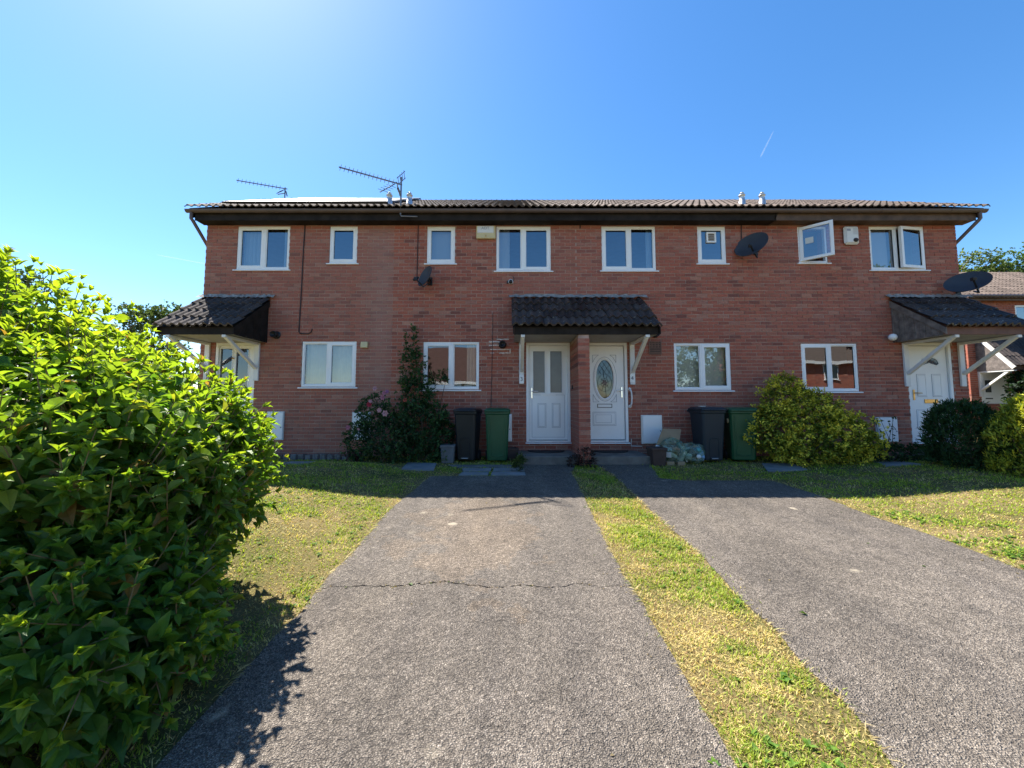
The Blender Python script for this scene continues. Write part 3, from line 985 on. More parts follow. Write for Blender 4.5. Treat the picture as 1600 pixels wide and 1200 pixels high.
# extractor fan in the small upstairs window, paper sticker on the open one
x0, x1, z0, z1 = rect(1104, 1119, 362.5, 379, YW)
q = MB(); ring(q, x0, x1, z0, z1, 0.035, YW - 0.004, YW + 0.03); q.box(x0 + .035, x1 - .035, YW + .01, YW + .03, z0 + .035, z1 - .035, 1)
for k in range(4):
    zz = z0 + 0.045 + k * (z1 - z0 - 0.09) / 4
    q.box(x0 + .036, x1 - .036, YW, YW + .012, zz, zz + 0.012, 1)
q.build('extractor_fan', [m_upvc, m_old_wood], WINOBJ['I'], bev=0.003)
x0, x1, z0, z1 = WR['L']
M = Matrix.Translation((x0 + .03, YW, 0)) @ Matrix.Rotation(R(-43), 4, 'Z') @ Matrix.Translation((-x0 - .03, -YW, 0))
q = MB(); q.add([M @ Vector(p) for p in ((x0 + .13, YW + .012, z1 - .42), (x0 + .27, YW + .012, z1 - .42), (x0 + .27, YW + .012, z1 - .29), (x0 + .13, YW + .012, z1 - .29))], [(0, 1, 2, 3)])
q.build('paper_sticker', m_blind, WINOBJ['L'], fix=False)

def drape(name, x0, x1, z0, z1, y, amp, folds, m, label, cat, seed=0):
    q = MB(); n = max(2, int(folds * 6)); r = random.Random(seed)
    top, bot = [], []
    for k in range(n + 1):
        t = k / n
        w = amp * math.sin(t * folds * 2 * math.pi) + r.uniform(-.1, .1) * amp
        top.append((x0 + (x1 - x0) * t, y + w, z1)); bot.append((x0 + (x1 - x0) * t, y + w * 1.2, z0))
    q.add(top + bot, [(k, n + 1 + k, n + 2 + k, k + 1) for k in range(n)], 0, True)
    return q.build(name, m, None, label=label, cat=cat, fix=False)
W_ = WR
YC = YW + 0.16
drape('curtain', W_['A'][0] + .05, W_['A'][0] + .50, W_['A'][2], W_['A'][3], YC, .025, 5, m_curtain, 'pale blue curtain behind the opening sash under the solar panels', 'curtain', 1)
drape('curtain', W_['A'][1] - .20, W_['A'][1] - .04, W_['A'][2], W_['A'][3], YC, .02, 3, m_curtain, 'narrow pale curtain behind the fixed pane under the solar panels', 'curtain', 2)
drape('curtain', W_['E'][0] + .05, W_['E'][0] + .29, W_['E'][2], W_['E'][3], YC, .006, 2, m_blind, 'pale flat curtain in the upstairs window beside the cream alarm box', 'curtain', 3)
drape('curtain', W_['F'][1] - .28, W_['F'][1] - .03, W_['F'][2], W_['F'][3], YC, .02, 4, m_net, 'pale curtain in the downstairs window beside the climbing rose', 'curtain', 4)
drape('window_blind', W_['C'][0] + .04, W_['C'][1] - .04, W_['C'][2] + .03, W_['C'][3], YC, .012, 9, m_net, 'beige net curtain in the downstairs window nearest the big green bush', 'net curtain', 5)
drape('window_blind', W_['J'][0] + .04, W_['J'][1] - .04, W_['J'][2] + .01, W_['J'][3], YC, .002, 2, m_blind, 'pale blind in the downstairs window behind the recycling bags', 'blind', 6)
drape('window_blind', W_['M'][0] + .04, W_['M'][0] + .52, W_['M'][2] + .02, W_['M'][3], YC, .002, 2, m_blind, 'grey blind in the upstairs window with the ajar sash', 'blind', 7)
drape('window_blind', W_['D'][0] + .04, W_['D'][1] - .04, W_['D'][2] + .02, W_['D'][3], YC, .002, 2, m_blind, 'pale blind in the small upstairs window above the side-on satellite dish', 'blind', 8)
drape('curtain', W_['H'][1] - .16, W_['H'][1] - .04, W_['H'][2], W_['H'][3], YC, .015, 3, m_curtain, 'narrow pale curtain at the side of the wide upstairs window over the oval-glass door', 'curtain', 9)
q = MB()
x0, x1, z0, z1 = WR['F']
for a, b, hgt in ((.17, .34, .07), (.62, .80, .09), (.86, 1.02, .05)):
    q.box(x0 + a, x0 + b, YW + .1, YW + .2, z0 + .045, z0 + .045 + hgt)
q.build('ornament', m_offwhite, None, label='row of white ornaments on the windowsill beside the climbing rose', cat='ornaments', kind='stuff')
# ------------------------------------------------------------------ doors
def pxr(u0, u1, v0, v1, Y=YW + 0.06):
    return rect(u0, u1, v0, v1, Y)

YD = YW + 0.045                                # face of the door leaves

def door_base(key, thresh=True):
    x0, x1, z0, z1 = DR[key]
    h = houses[DOOR[key][0]]
    fw = 0.062
    q = MB()
    q.box(x0 + fw + .004, x1 - fw - .004, YD, YD + 0.044, z0 + 0.045, z1 - fw - .004)
    return h, x0, x1, z0, z1, fw, q

def door_frame(door, x0, x1, z0, z1, fw):
    q = MB(); e = 0.003
    q.box(x0 + e, x0 + fw, YW + .006, YW + .10, z0, z1 - e); q.box(x1 - fw, x1 - e, YW + .006, YW + .10, z0, z1 - e)
    q.box(x0 + fw, x1 - fw, YW + .006, YW + .10, z1 - fw, z1 - e)
    q.build('door_frame', m_upvc, door, bev=0.005)
    q = MB()
    q.prism([(YW + .1, z0 - .002), (YW - .045, z0 - .01), (YW - .05, z0 - .03), (YW + .1, z0 - .03)], 'x', x0 - .015, x1 + .015)
    q.box(x0 + fw, x1 - fw, YW + .02, YW + .09, z0 - .001, z0 + .03)
    q.build('threshold', m_upvc, door, bev=0.003)

def moulding(q, r, w=0.016, d=0.012, m=0, y=None):
    y = YD if y is None else y
    x0, x1, z0, z1 = r
    ring(q, x0, x1, z0, z1, w, y - d, y + 0.004, m)

def panel(q, r, w=0.014):
    x0, x1, z0, z1 = r
    ring(q, x0, x1, z0, z1, 0.007, YD - .0015, YD + .004, 1)
    ring(q, x0 + .007, x1 - .007, z0 + .007, z1 - .007, w, YD - .010, YD + .004, 0)
    a = .007 + w + .006
    ring(q, x0 + .007 + w, x1 - .007 - w, z0 + .007 + w, z1 - .007 - w, 0.006, YD - .0015, YD + .004, 1)
    q.box(x0 + a, x1 - a, YD - .009, YD + .004, z0 + a, z1 - a, 0)

def lever(door, x, z, s, m=None):
    q = MB()
    q.box(x - .016, x + .016, YD - .014, YD + .002, z - .15, z + .07)
    q.tube([(x, YD - .01, z), (x, YD - .055, z), (x + s * .02, YD - .06, z), (x + s * .125, YD - .055, z - .004)], .010, 8)
    q.build('handle', m or m_chrome, door, bev=0.004)

# two tall lights over two panels (numbers 3 and the door behind the bush)
def door_two_lights(key, lights, panels, flip):
    h, x0, x1, z0, z1, fw, q = door_base(key)
    lx0, lx1 = x0 + fw, x1 - fw
    q = MB()
    za = min(r[2] for r in lights); zb = max(r[3] for r in lights)
    l, r_ = sorted(lights)
    a, b = lx0 + .004, lx1 - .004
    zl, zt = z0 + .045, z1 - fw - .004
    for bx in ((a, b, zl, za), (a, b, zb, zt), (a, l[0], za, zb), (l[1], r_[0], za, zb), (r_[1], b, za, zb)):
        q.box(bx[0], bx[1], YD, YD + .044, bx[2], bx[3])
    for r in lights:
        moulding(q, (r[0] - .014, r[1] + .014, r[2] - .014, r[3] + .014), .014)
        ring(q, r[0], r[1], r[2], r[3], .006, YD + .004, YD + .03, 1)
    for r in panels:
        panel(q, r)
    zz = za - .075
    ring(q, lx0 + .06, lx1 - .06, zl + .05, za - .045, 0.006, YD - .002, YD + .003, 1)
    d = q.build('door', [m_upvc, m_groove_shade], h, bev=0.0)
    for r in lights:
        pane_quad(r[0], r[1], r[2], r[3], YD + .02).build('pane', m_frost if key == 'G' else m_glass_door, d, fix=False)
    xm = (x0 + x1) / 2
    p = MB(); p.box(xm - .16, xm + .16, YD - .012, YD + .002, za - .052, za - .012); p.box(xm - .13, xm + .13, YD - .0135, YD - .011, za - .046, za - .02, 0)
    p.build('letterbox', m_upvc, d, bev=0.003)
    door_frame(d, x0, x1, z0, z1, fw)
    lever(d, (lx0 + .06) if flip < 0 else lx1 - .06, za + .03, 1 if flip < 0 else -1)
    return d
door_two_lights('G', [pxr(833, 851, 549, 613.6), pxr(859.6, 877.6, 549, 613.6)], [pxr(840, 853.3, 630, 668), pxr(862.3, 875.3, 630, 668)], -1)
dp = door_two_lights('P', [pxr(345, 363, 545, 611), pxr(369.5, 388.5, 545, 611)], [pxr(347, 361, 630, 668), pxr(371, 386, 630, 668)], -1)
xk, _, _, zk = pxr(366, 368, 560, 563)
q = MB(); q.lathe([(0.0, -.05), (.016, -.045), (.018, -.02), (.008, 0)], Matrix.Translation((xk, YD, zk)) @ Matrix.Rotation(R(-90), 4, 'X'), 10)
q.build('knocker', m_gold, dp)

# oval light (number 4)
def oval_pts(cx, cz, rx, rz, n=32):
    return [(cx + rx * math.cos(2 * math.pi * k / n), cz + rz * math.sin(2 * math.pi * k / n)) for k in range(n)]
def door_oval():
    key = 'K'
    h, x0, x1, z0, z1, fw, _ = door_base(key)
    q = MB()
    gx0, gx1, gz0, gz1 = pxr(931, 958.2, 562.5, 622.3)
    cx, cz, rx, rz = (gx0 + gx1) / 2, (gz0 + gz1) / 2, (gx1 - gx0) / 2, (gz1 - gz0) / 2
    a, b, c, d = x0 + fw + .004, x1 - fw - .004, z0 + .045, z1 - fw - .004
    n = 32
    o = oval_pts(cx, cz, rx, rz, n)
    outer = []
    for k in range(n):                       # leaf face with an oval hole
        t = 2 * math.pi * k / n
        dx, dz = math.cos(t), math.sin(t)
        tx = ((b - cx) if dx > 0 else (a - cx)) / dx if abs(dx) > 1e-6 else 1e9
        tz = ((d - cz) if dz > 0 else (c - cz)) / dz if abs(dz) > 1e-6 else 1e9
        s = min(tx, tz)
        outer.append((cx + dx * s, cz + dz * s))
    vs_ = [(p[0], YD, p[1]) for p in o] + [(p[0], YD, p[1]) for p in outer] + [(p[0], YD + .044, p[1]) for p in o] 
    q.add(vs_, [(k, (k + 1) % n, n + (k + 1) % n, n + k) for k in range(n)] + [(k, 2 * n + k, 2 * n + (k + 1) % n, (k + 1) % n) for k in range(n)])
    for i, (sx, sz) in enumerate(((a, c), (b, c), (b, d), (a, d))):   # the corners the fan leaves out
        near = sorted(range(n), key=lambda k: (outer[k][0] - sx) ** 2 + (outer[k][1] - sz) ** 2)[:2]
        q.add([(sx, YD, sz), (outer[near[0]][0], YD, outer[near[0]][1]), (outer[near[1]][0], YD, outer[near[1]][1])], [(0, 1, 2)])
    q.box(a, b, YD + .002, YD + .044, c, cz - rz - .06); 
    # oval bead
    for r0, r1, dep in ((1.0, 1.28, .016), (1.32, 1.36, .004)):
        i_ = oval_pts(cx, cz, rx * r0, rz * (1 + (r0 - 1) * rx / rz), n); o_ = oval_pts(cx, cz, rx * r1, rz * (1 + (r1 - 1) * rx / rz), n)
        m_ = oval_pts(cx, cz, rx * (r0 + r1) / 2, rz * (1 + ((r0 + r1) / 2 - 1) * rx / rz), n)
        v3 = [(p[0], YD - .001, p[1]) for p in i_] + [(p[0], YD - dep, p[1]) for p in m_] + [(p[0], YD - .001, p[1]) for p in o_]
        q.add(v3, [(k, (k + 1) % n, n + (k + 1) % n, n + k) for k in range(n)] + [(n + k, n + (k + 1) % n, 2 * n + (k + 1) % n, 2 * n + k) for k in range(n)], 0 if dep > .01 else 1, True)
    sq = pxr(926, 962.5, 555, 628)
    for sx, sz in ((sq[0], sq[2]), (sq[1], sq[2]), (sq[0], sq[3]), (sq[1], sq[3])):
        dx = 1 if sx == sq[0] else -1; dz = 1 if sz == sq[2] else -1
        q.bar((sx, YD - .003, sz), (sx + dx * .13, YD - .003, sz), .008, .008, 1)
        q.bar((sx, YD - .003, sz), (sx, YD - .003, sz + dz * .16), .008, .008, 1)
        q.bar((sx + dx * .13, YD - .003, sz), (sx + dx * .06, YD - .003, sz + dz * .05), .007, .007, 1)
        q.bar((sx + dx * .06, YD - .003, sz + dz * .05), (sx, YD - .003, sz + dz * .16), .007, .007, 1)
    r = pxr(926, 962.5, 643.5, 665)
    panel(q, r)
    ring(q, r[0] + .06, r[1] - .10, r[2] + .06, r[3] - .06, .006, YD - .0105, YD - .006, 1)
    for v in (650, 672, 678):
        pass
    ring(q, a + .004, b - .004, c + .004, d - .004, .007, YD - .002, YD + .002, 1)
    dr = q.build('door', [m_upvc, m_groove_shade], h, fix=False)
    p = MB(); p.add([(x, YD + .02, z) for x, z in o], [tuple(range(n))])
    p.build('pane', m_glass_oval, dr, fix=False)
    # lead cames
    p = MB(); yl = YD + .014
    def inside(x, z): return ((x - cx) / rx) ** 2 + ((z - cz) / rz) ** 2 < 1
    for s in (-1, 1):
        for k in range(-7, 8):
            pts = []
            for t in np.linspace(-1, 1, 60):
                x = cx + rx * t; z = cz + s * (x - cx) * 1.5 + k * .155
                if inside(x, z) and z > cz + .10: pts.append((x, yl, z))
            if len(pts) > 3: p.bar(pts[0], pts[-1], .007, .005)
    for rad in (.075, .15):
        pts = [(cx + rad * math.cos(t), yl, cz - .08 + rad * 1.25 * math.sin(t)) for t in np.linspace(0, 2 * math.pi, 20)]
        for u_, v_ in zip(pts[:-1], pts[1:]):
            if inside(u_[0], u_[2]) and inside(v_[0], v_[2]): p.bar(u_, v_, .007, .005)
    for k in range(8):
        t = k * math.pi / 4 + .2
        e = .15 if k % 2 else .24
        A, B = (cx + .02 * math.cos(t), yl, cz - .08 + .02 * math.sin(t)), (cx + e * .7 * math.cos(t), yl, cz - .08 + e * 1.3 * math.sin(t))
        if inside(B[0], B[2]): p.bar(A, B, .007, .005)
    p.build('lead_strip', m_seal, dr, kind='stuff', fix=False)
    # coloured rose in the middle and vase shape at the foot
    p = MB()
    for t in range(6):
        ang = t * math.pi / 3
        p.add([(cx + .045 * math.cos(ang + s_) + .02 * math.cos(ang) * k_, YD + .0165, cz - .08 + .055 * math.sin(ang + s_) * (1 if k_ == 0 else 1.3)) for s_, k_ in ((-.4, 0), (0, 1), (.4, 0))] + [(cx, YD + .0165, cz - .08)], [(0, 1, 2, 3)])
    p.build('leaded_rose', mat('dark_red_glass', (0.10, 0.02, 0.04), 0.2), dr, fix=False)
    lb = pxr(933, 956, 631, 637)
    p = MB(); ring(p, *lb, .012, YD - .012, YD + .002, 1); p.box(lb[0] + .012, lb[1] - .012, YD - .010, YD + .002, lb[2] + .012, lb[3] - .012)
    p.build('letterbox', [m_upvc, m_bin_black], dr)
    door_frame(dr, x0, x1, z0, z1, fw)
    hx, _, hz, _ = pxr(971, 972, 609, 610)
    lever(dr, hx, hz, -1)
door_oval()

# six-panel look door with a fan light (right-hand porch)
def door_fan():
    h, x0, x1, z0, z1, fw, q = door_base('O')
    a, b, c, d = x0 + fw + .004, x1 - fw - .004, z0 + .045, z1 - fw - .004
    for r in ((1431.5, 1446.5, 584.5, 620), (1455, 1470, 584.5, 620), (1431.5, 1446.5, 640, 668), (1455, 1470, 640, 668)):
        panel(q, pxr(*r))
    gx0, gx1, gz0, gz1 = pxr(1434.5, 1464.5, 558.5, 571)
    ring(q, a + .004, b - .004, c + .004, d - .004, .007, YD - .002, YD + .002, 1)
    cx = (gx0 + gx1) / 2; n = 12
    arc = [(cx + (gx1 - gx0) / 2 * math.cos(t), gz0 + .03 + (gz1 - gz0 - .03) * math.sin(t)) for t in np.linspace(0, math.pi, n)]
    low = [(gx0, gz0 + .03), (gx0 + .05, gz0), (cx - .04, gz0 + .035), (cx, gz0 + .055), (cx + .04, gz0 + .035), (gx1 - .05, gz0), (gx1, gz0 + .03)]
    outl = arc + low[1:-1]
    m_ = len(outl)
    big = [(cx + (x - cx) * 1.1, (gz0 + gz1) / 2 + (z - (gz0 + gz1) / 2) * 1.25) for x, z in outl]
    q.add([(x, YD - .012, z) for x, z in big] + [(x, YD - .012, z) for x, z in outl] + [(x, YD, z) for x, z in big],
          [(k, (k + 1) % m_, m_ + (k + 1) % m_, m_ + k) for k in range(m_)] + [(2 * m_ + k, 2 * m_ + (k + 1) % m_, (k + 1) % m_, k) for k in range(m_)])
    dr = q.build('door', [m_upvc, m_groove_shade], h)
    p = MB(); p.add([(x, YD - .004, z) for x, z in outl], [tuple(range(m_))])
    pn = p.build('pane', mat('dark_fan_glass', (0.05, 0.045, 0.05), 0.1, 0.3, 14, spec=0.8), dr)
    p = MB()
    for t in (-.55, 0, .55):
        p.bar((cx + t * .12, YD - .006, gz0 + .05), (cx + t * .28, YD - .006, gz1 - .01 - abs(t) * .03), .006, .006)
    p.build('lead_strip', m_terracotta, dr)
    lb = pxr(1443, 1464, 623.8, 630)
    p = MB(); p.box(lb[0], lb[1], YD - .014, YD + .002, lb[2], lb[3]); p.box(lb[0] + .02, lb[1] - .02, YD - .018, YD - .012, lb[2] + .012, lb[3] - .012)
    p.build('letterbox', m_gold, dr, bev=0.003)
    door_frame(dr, x0, x1, z0, z1, fw)
    hx, _, hz, _ = pxr(1425.5, 1426.5, 612, 614)
    lever(dr, hx + .01, hz, 1, m_gold)
door_fan()

# ------------------------------------------------------------------ porches
PZ_TOP, PZ_F, PY_F = 3.30, 2.50, 7.05
def porch(root, x0, x1, tile_m, fasc_m, infill, infill_m, brackets, tag=None, flash=True):
    """lean-to canopy; parts go straight under root. infill: set of 'L'/'R' ends closed with boards"""
    ln = math.hypot(YW - PY_F, PZ_TOP - PZ_F)
    ang = math.atan2(PZ_TOP - PZ_F, YW - PY_F)
    M0 = Matrix.Translation((0, PY_F, PZ_F)) @ Matrix.Rotation(ang, 4, 'X')
    nc = round((x1 - x0) / 0.295)
    w = (x1 - x0) / nc
    nr = 4
    ga = (ln - .01) / nr
    r = random.Random(int(x0 * 100))
    first = None
    for c in range(nc):
        for k in range(nr):
            M = M0 @ Matrix.Translation((x0 + c * w, k * ga + r.uniform(-.010, .010), 0.03 + r.uniform(-.005, .007))) @ Matrix.Rotation(r.uniform(-.025, .025), 4, 'Z') @ Matrix.Rotation(r.uniform(-.015, .015), 4, 'Y')
            if first is None:
                first = tile_mesh(w, ga + .07, 2, .046, .034).build('tile', tile_m, root, local=True, fix=False)
                first.matrix_local = MW[root.name].inverted() @ M
            else:
                copy_part(first, 'tile', root, M)
    def zr(y):                                  # height of the rafter line
        return PZ_F + (y - PY_F) * math.tan(ang)
    q = MB()
    q.add([(x0 + .02, PY_F + .03, zr(PY_F + .03)), (x1 - .02, PY_F + .03, zr(PY_F + .03)), (x1 - .02, YW, PZ_TOP), (x0 + .02, YW, PZ_TOP)], [(0, 1, 2, 3)])
    q.build('roof_deck', fasc_m, root, fix=False)
    fz0 = 2.385
    xi0, xi1 = x0 + .045, x1 - .035
    q = MB(); q.box(xi0, xi1, PY_F + .07, PY_F + .092, fz0, zr(PY_F + .07) - .002)
    q.build('fascia', fasc_m, root, bev=0.003)
    q = MB(); q.box(xi0 + .005, xi1 - .005, PY_F + .092, YW - .001, fz0 + .006, fz0 + .018)
    q.build('soffit', m_soffit, root)
    if flash:
        q = MB(); rr_ = random.Random(4)
        n = 40
        top, bot, mid = [], [], []
        for k in range(n + 1):
            x = x0 - .06 + (x1 - x0 + .16) * k / n
            top.append((x, YW - .004, PZ_TOP + .125 + rr_.uniform(-.014, .022)))
            mid.append((x, YW - .030, PZ_TOP + .105 + rr_.uniform(-.01, .01)))
            bot.append((x, YW - .095, PZ_TOP + .050 + rr_.uniform(-.016, .012)))
        q.add(top + mid + bot, [(k, k + 1, n + 2 + k, n + 1 + k) for k in range(n)] + [(n + 1 + k, n + 2 + k, 2 * n + 3 + k, 2 * n + 2 + k) for k in range(n)])
        q.build('flashing', m_lead, root, fix=False)
    for side in ('L', 'R'):
        x = xi0 if side == 'L' else xi1
        s = 1 if side == 'L' else -1
        q = MB()
        q.prism([(PY_F + .02, zr(PY_F + .02) - .005), (YW, PZ_TOP - .005), (YW, PZ_TOP - .15), (PY_F + .02, zr(PY_F + .02) - .13)], 'x', x - s * .022, x - s * .002)
        q.build('barge_board', infill_m if side in infill else fasc_m, root)
        if side in infill:
            y, k = PY_F + .10, 0
            while y < YW - .02:
                y2 = min(y + .098, YW - .003)
                q = MB()
                zz = .05
                q.prism([(y, fz0 - .004), (y2 - .004, fz0 - .004), (y2 - .004, zr(y2) - zz), (y, zr(y) - zz)], 'x', x + (.001 if k % 2 else .004) * s, x + .018 * s)
                q.build('board', infill_m, root)
                y += .1; k += 1
    for (bx, ztop, zbot, num) in brackets:
        q = MB()
        w_ = .05
        q.box(bx - w_, bx + w_, YW - .045, YW - .002, zbot, fz0 - .002)
        q.box(bx - w_ * .75, bx + w_ * .75, PY_F + .06, YW - .046, fz0 - .055, fz0 - .004)
        q.bar((bx, YW - .055, zbot + .27), (bx, PY_F + .13, fz0 - .04), w_ * 1.3, .06)
        q.build('bracket', m_white, root, bev=0.004)

zb = P(850, 600)[1]
canopy = thing('porch_canopy', 'mossy dark tiled canopy on a brick pier over the doors numbered 3 and 4', 'porch canopy', (1.4, YW, 0), group='tiled porch canopies')
bl, br = P(815, 575)[0], P(987.5, 575)[0]
porch(canopy, -0.005, 2.785, m_porch_tile, m_black_wood, set(), m_black_wood, [(bl, 2.38, zb, '3'), (br, 2.38, zb - .015, '4')])
# brick pier
PX0, PX1, PYF = 1.237, 1.452, 7.14
q = MB(); q.box(PX0 + .008, PX1 - .008, PYF + .008, YW + .01, -.2, 2.384)
q.build('pier_core', m_mortar, canopy)
k = 0
protos = {}
r = random.Random(9)
for row in range(0, 40):
    za = ROW0 + row * CH + .005
    if za < -.12 or za + .065 > 2.385: continue
    q = MB(); brick_box(q, PX0 if r.random() < 2 else 0, PX1, za, za + .065, PYF, PYF + .11, r)
    q.build('brick', m_brick, canopy, fix=False)
    L = .225
    y = PYF + (.112 if row % 2 else .225)
    if not row % 2:
        q = MB(); q.add([(PX0, PYF + .001, za), (PX0, PYF + .215, za), (PX0, PYF + .215, za + .065), (PX0, PYF + .001, za + .065)], [(0, 1, 2, 3)])
        q.add([(PX1, PYF + .001, za), (PX1, PYF + .215, za), (PX1, PYF + .215, za + .065), (PX1, PYF + .001, za + .065)], [(3, 2, 1, 0)])
        q.build('brick', m_brick, canopy, fix=False)
    while y < YW - .02:
        y2 = min(y + .215, YW + .005)
        q = MB(); jx = r.uniform(-.0015, .002)
        q.box(PX0 + jx, PX1 - jx, y, y2, za, za + .065)
        q.build('brick', m_brick, canopy, fix=False)
        y += L

porch_l = thing('porch', None, None, (-5.9, YW, 0), parent=houses[0])
zb_ = P(402, 595)[1]
porch(porch_l, -6.66, -5.17, m_porch_tile_brown, m_black_wood, {'R'}, m_black_wood, [(P(402.5, 560)[0], 2.38, zb_, None), (P(325, 560)[0], 2.38, zb_, None)])
porch_r = thing('porch', None, None, (8.9, YW, 0), parent=houses[3])
zb_ = P(1415, 604)[1]
porch(porch_r, 8.06, 9.70, m_porch_tile, m_red_wood, {'L'}, m_old_wood, [(P(1414.5, 570)[0], 2.38, zb_, None), (P(1501, 570)[0], 2.38, zb_, None)])

# number plates on the bracket feet
def text_mesh(body, size, depth=0.002):
    cu = bpy.data.curves.new('lettering', 'FONT')
    cu.body = body; cu.size = size; cu.extrude = depth; cu.align_x = 'CENTER'; cu.align_y = 'CENTER'
    o = bpy.data.objects.new('lettering', cu)
    COL.objects.link(o)
    dg = bpy.context.evaluated_depsgraph_get(); dg.update()
    me = bpy.data.meshes.new_from_object(o.evaluated_get(dg))
    COL.objects.unlink(o); bpy.data.objects.remove(o); bpy.data.curves.remove(cu)
    return me
def lettering(body, size, loc, parent, m, rot=None):
    me = text_mesh(body, size)
    me.materials.clear(); me.materials.append(m)
    o = bpy.data.objects.new('lettering', me)
    o.parent = parent
    M = Matrix.Translation(loc) @ (rot or Matrix.Rotation(R(90), 4, 'X'))
    o.matrix_local = MW[parent.name].inverted() @ M
    MW[o.name] = M
    COL.objects.link(o)
    return o
for num, u, v, who in (('3', 815, 592.5, 'foot of the left canopy bracket'), ('4', 988, 591, 'foot of the right canopy bracket')):
    x, z = P(u, v, YW - .05)
    q = MB(); q.box(x - .048, x + .048, YW - .053, YW - .0455, z - .085, z + .085)
    pl = q.build('number_plate', m_upvc, None, label='white number %s plate on the bracket beside the %s' % (num, 'two-light door' if num == '3' else 'oval-glass door'), cat='number plate', group='house number plates', bev=0.002)
    lettering(num, 0.115, (x, YW - .0545, z), pl, m_bin_blue)

# steps and mats
def step(i, x0, x1):
    q = MB()
    q.box(x0, x1, STEP_Y, YW + .008, -.20, .12)
    o = q.build('doorstep', m_concrete, houses[i], bev=0.012)
    return o
step(1, 0.10, PX0 - .012); step(2, PX1 + .012, 2.58)
for i, x0, x1 in ((0, DR['P'][0] - .1, DR['P'][1] + .1), (3, DR['O'][0] - .08, DR['O'][1] + .05)):
    q = MB(); q.box(x0, x1, 7.45, YW + .008, -.2, .12); q.build('doorstep', m_concrete, houses[i], bev=0.012)
for x, lab in ((0.70, 'black half-moon rubber mat before the two-light door'), (2.0, 'black half-moon rubber mat before the oval-glass door')):
    q = MB()
    arc = [(x + .38 * math.cos(t), YW - .10 - .36 * math.sin(t)) for t in np.linspace(0, math.pi, 18)]
    q.prism([(a, b) for a, b in arc], 'z', .121, .135)
    q.build('door_mat', m_rubber, None, label=lab, cat='door mat', group='door mats', bev=0.003)
# brick plinth seen below the thresholds is part of the walls already

# ------------------------------------------------------------------ things on the walls
def meter_box(u0, u1, v0, v1, label, fwd=0.0):
    x0, x1, z0, z1 = rect(u0, u1, v0, v1, YW - .05)
    q = MB(); q.box(x0, x1, YW - .035, YW + .004, z0, z1)
    b = q.build('meter_box', m_offwhite, None, label=label, cat='meter box', group='white meter boxes on the front walls', bev=0.006)
    q = MB(); q.box(x0 + .03, x1 - .012, YW - .048, YW - .034, z0 + .015, z1 - .015)
    d = q.build('lid', m_upvc, b, bev=0.006)
    q = MB(); q.lathe([(0, -.006), (.011, -.006), (.011, 0)], Matrix.Translation((x1 - .045, YW - .048, (z0 + z1) / 2 - .03)) @ Matrix.Rotation(R(-90), 4, 'X'), 8)
    q.build('lock', m_seal, d)
meter_box(1002.5, 1035.5, 648.5, 694, 'white meter box above the brown pot and recycling bags')
meter_box(1371.5, 1404.5, 652, 691, 'white meter box with a thin sapling before it, near the fan-light door')
meter_box(549, 578, 644, 688, 'white meter box half covered by the rose leaves')
meter_box(415, 442, 643, 688, 'white meter box at the edge of the big green bush')
meter_box(770, 800, 647, 690, 'white meter box mostly behind the green wheelie bin by the two-light door')

def flue(u, v, i):
    x, z = P(u, v, YW - .06)
    q = MB()
    q.lathe([(.001, 0.0), (.083, 0.0), (.083, .02), (.062, .022), (.062, .10), (.070, .105), (.070, .14), (.052, .142), (.05, .11), (.001, .10)], Matrix.Translation((x, YW, z)) @ Matrix.Rotation(R(90), 4, 'X'), 20)
    q.build('boiler_flue', m_black, houses[i])
flue(430, 523, 0); flue(785, 538, 1); flue(1024.5, 521, 2)
# patched mortar round the flue
for u0, u1, v0, v1 in ((764, 782, 533, 535), (764, 782, 539, 540.5), (766, 797, 545.5, 547), (766, 772, 551, 552.5), (780, 797, 551, 552.5), (796, 798, 545, 552.5), (776, 795, 529.5, 531)):
    x0, x1, z0, z1 = rect(u0, u1, v0, v1)
    q = MB(); rr_ = random.Random(int(u0))
    n = 8
    up = [(x0 + (x1 - x0) * k / n, YW - .006, z1 + rr_.uniform(-.007, .007)) for k in range(n + 1)]
    dn = [(x0 + (x1 - x0) * k / n, YW - .006, z0 + rr_.uniform(-.007, .007)) for k in range(n + 1)]
    q.add(up + dn, [(k, k + 1, n + 2 + k, n + 1 + k) for k in range(n)])
    q.build('mortar_patch', mat('pale_mortar', (0.62, 0.54, 0.48), 0.95, 0.3, 14, 0.5), houses[1], fix=False)

# terracotta air grille
x0, x1, z0, z1 = rect(1013.5, 1033.5, 533.5, 554)
q = MB(); ring(q, x0, x1, z0, z1, .022, YW - .016, YW + .005)
q.box(x0 + .02, x1 - .02, YW - .004, YW + .004, z0 + .02, z1 - .02, 1)
for k in range(1, 6):
    zz = z0 + (z1 - z0) * k / 6
    q.box(x0 + .022, x1 - .022, YW - .013, YW - .003, zz - .011, zz + .008)
for k in range(1, 4):
    xx = x0 + (x1 - x0) * k / 4
    q.box(xx - .010, xx + .010, YW - .0135, YW - .003, (z0 + z1) / 2, z1 - .022)
q.build('air_grille', [m_terracotta, m_pot], None, label='weathered terracotta air grille on the wall beside the oval-glass door', cat='vent grille')

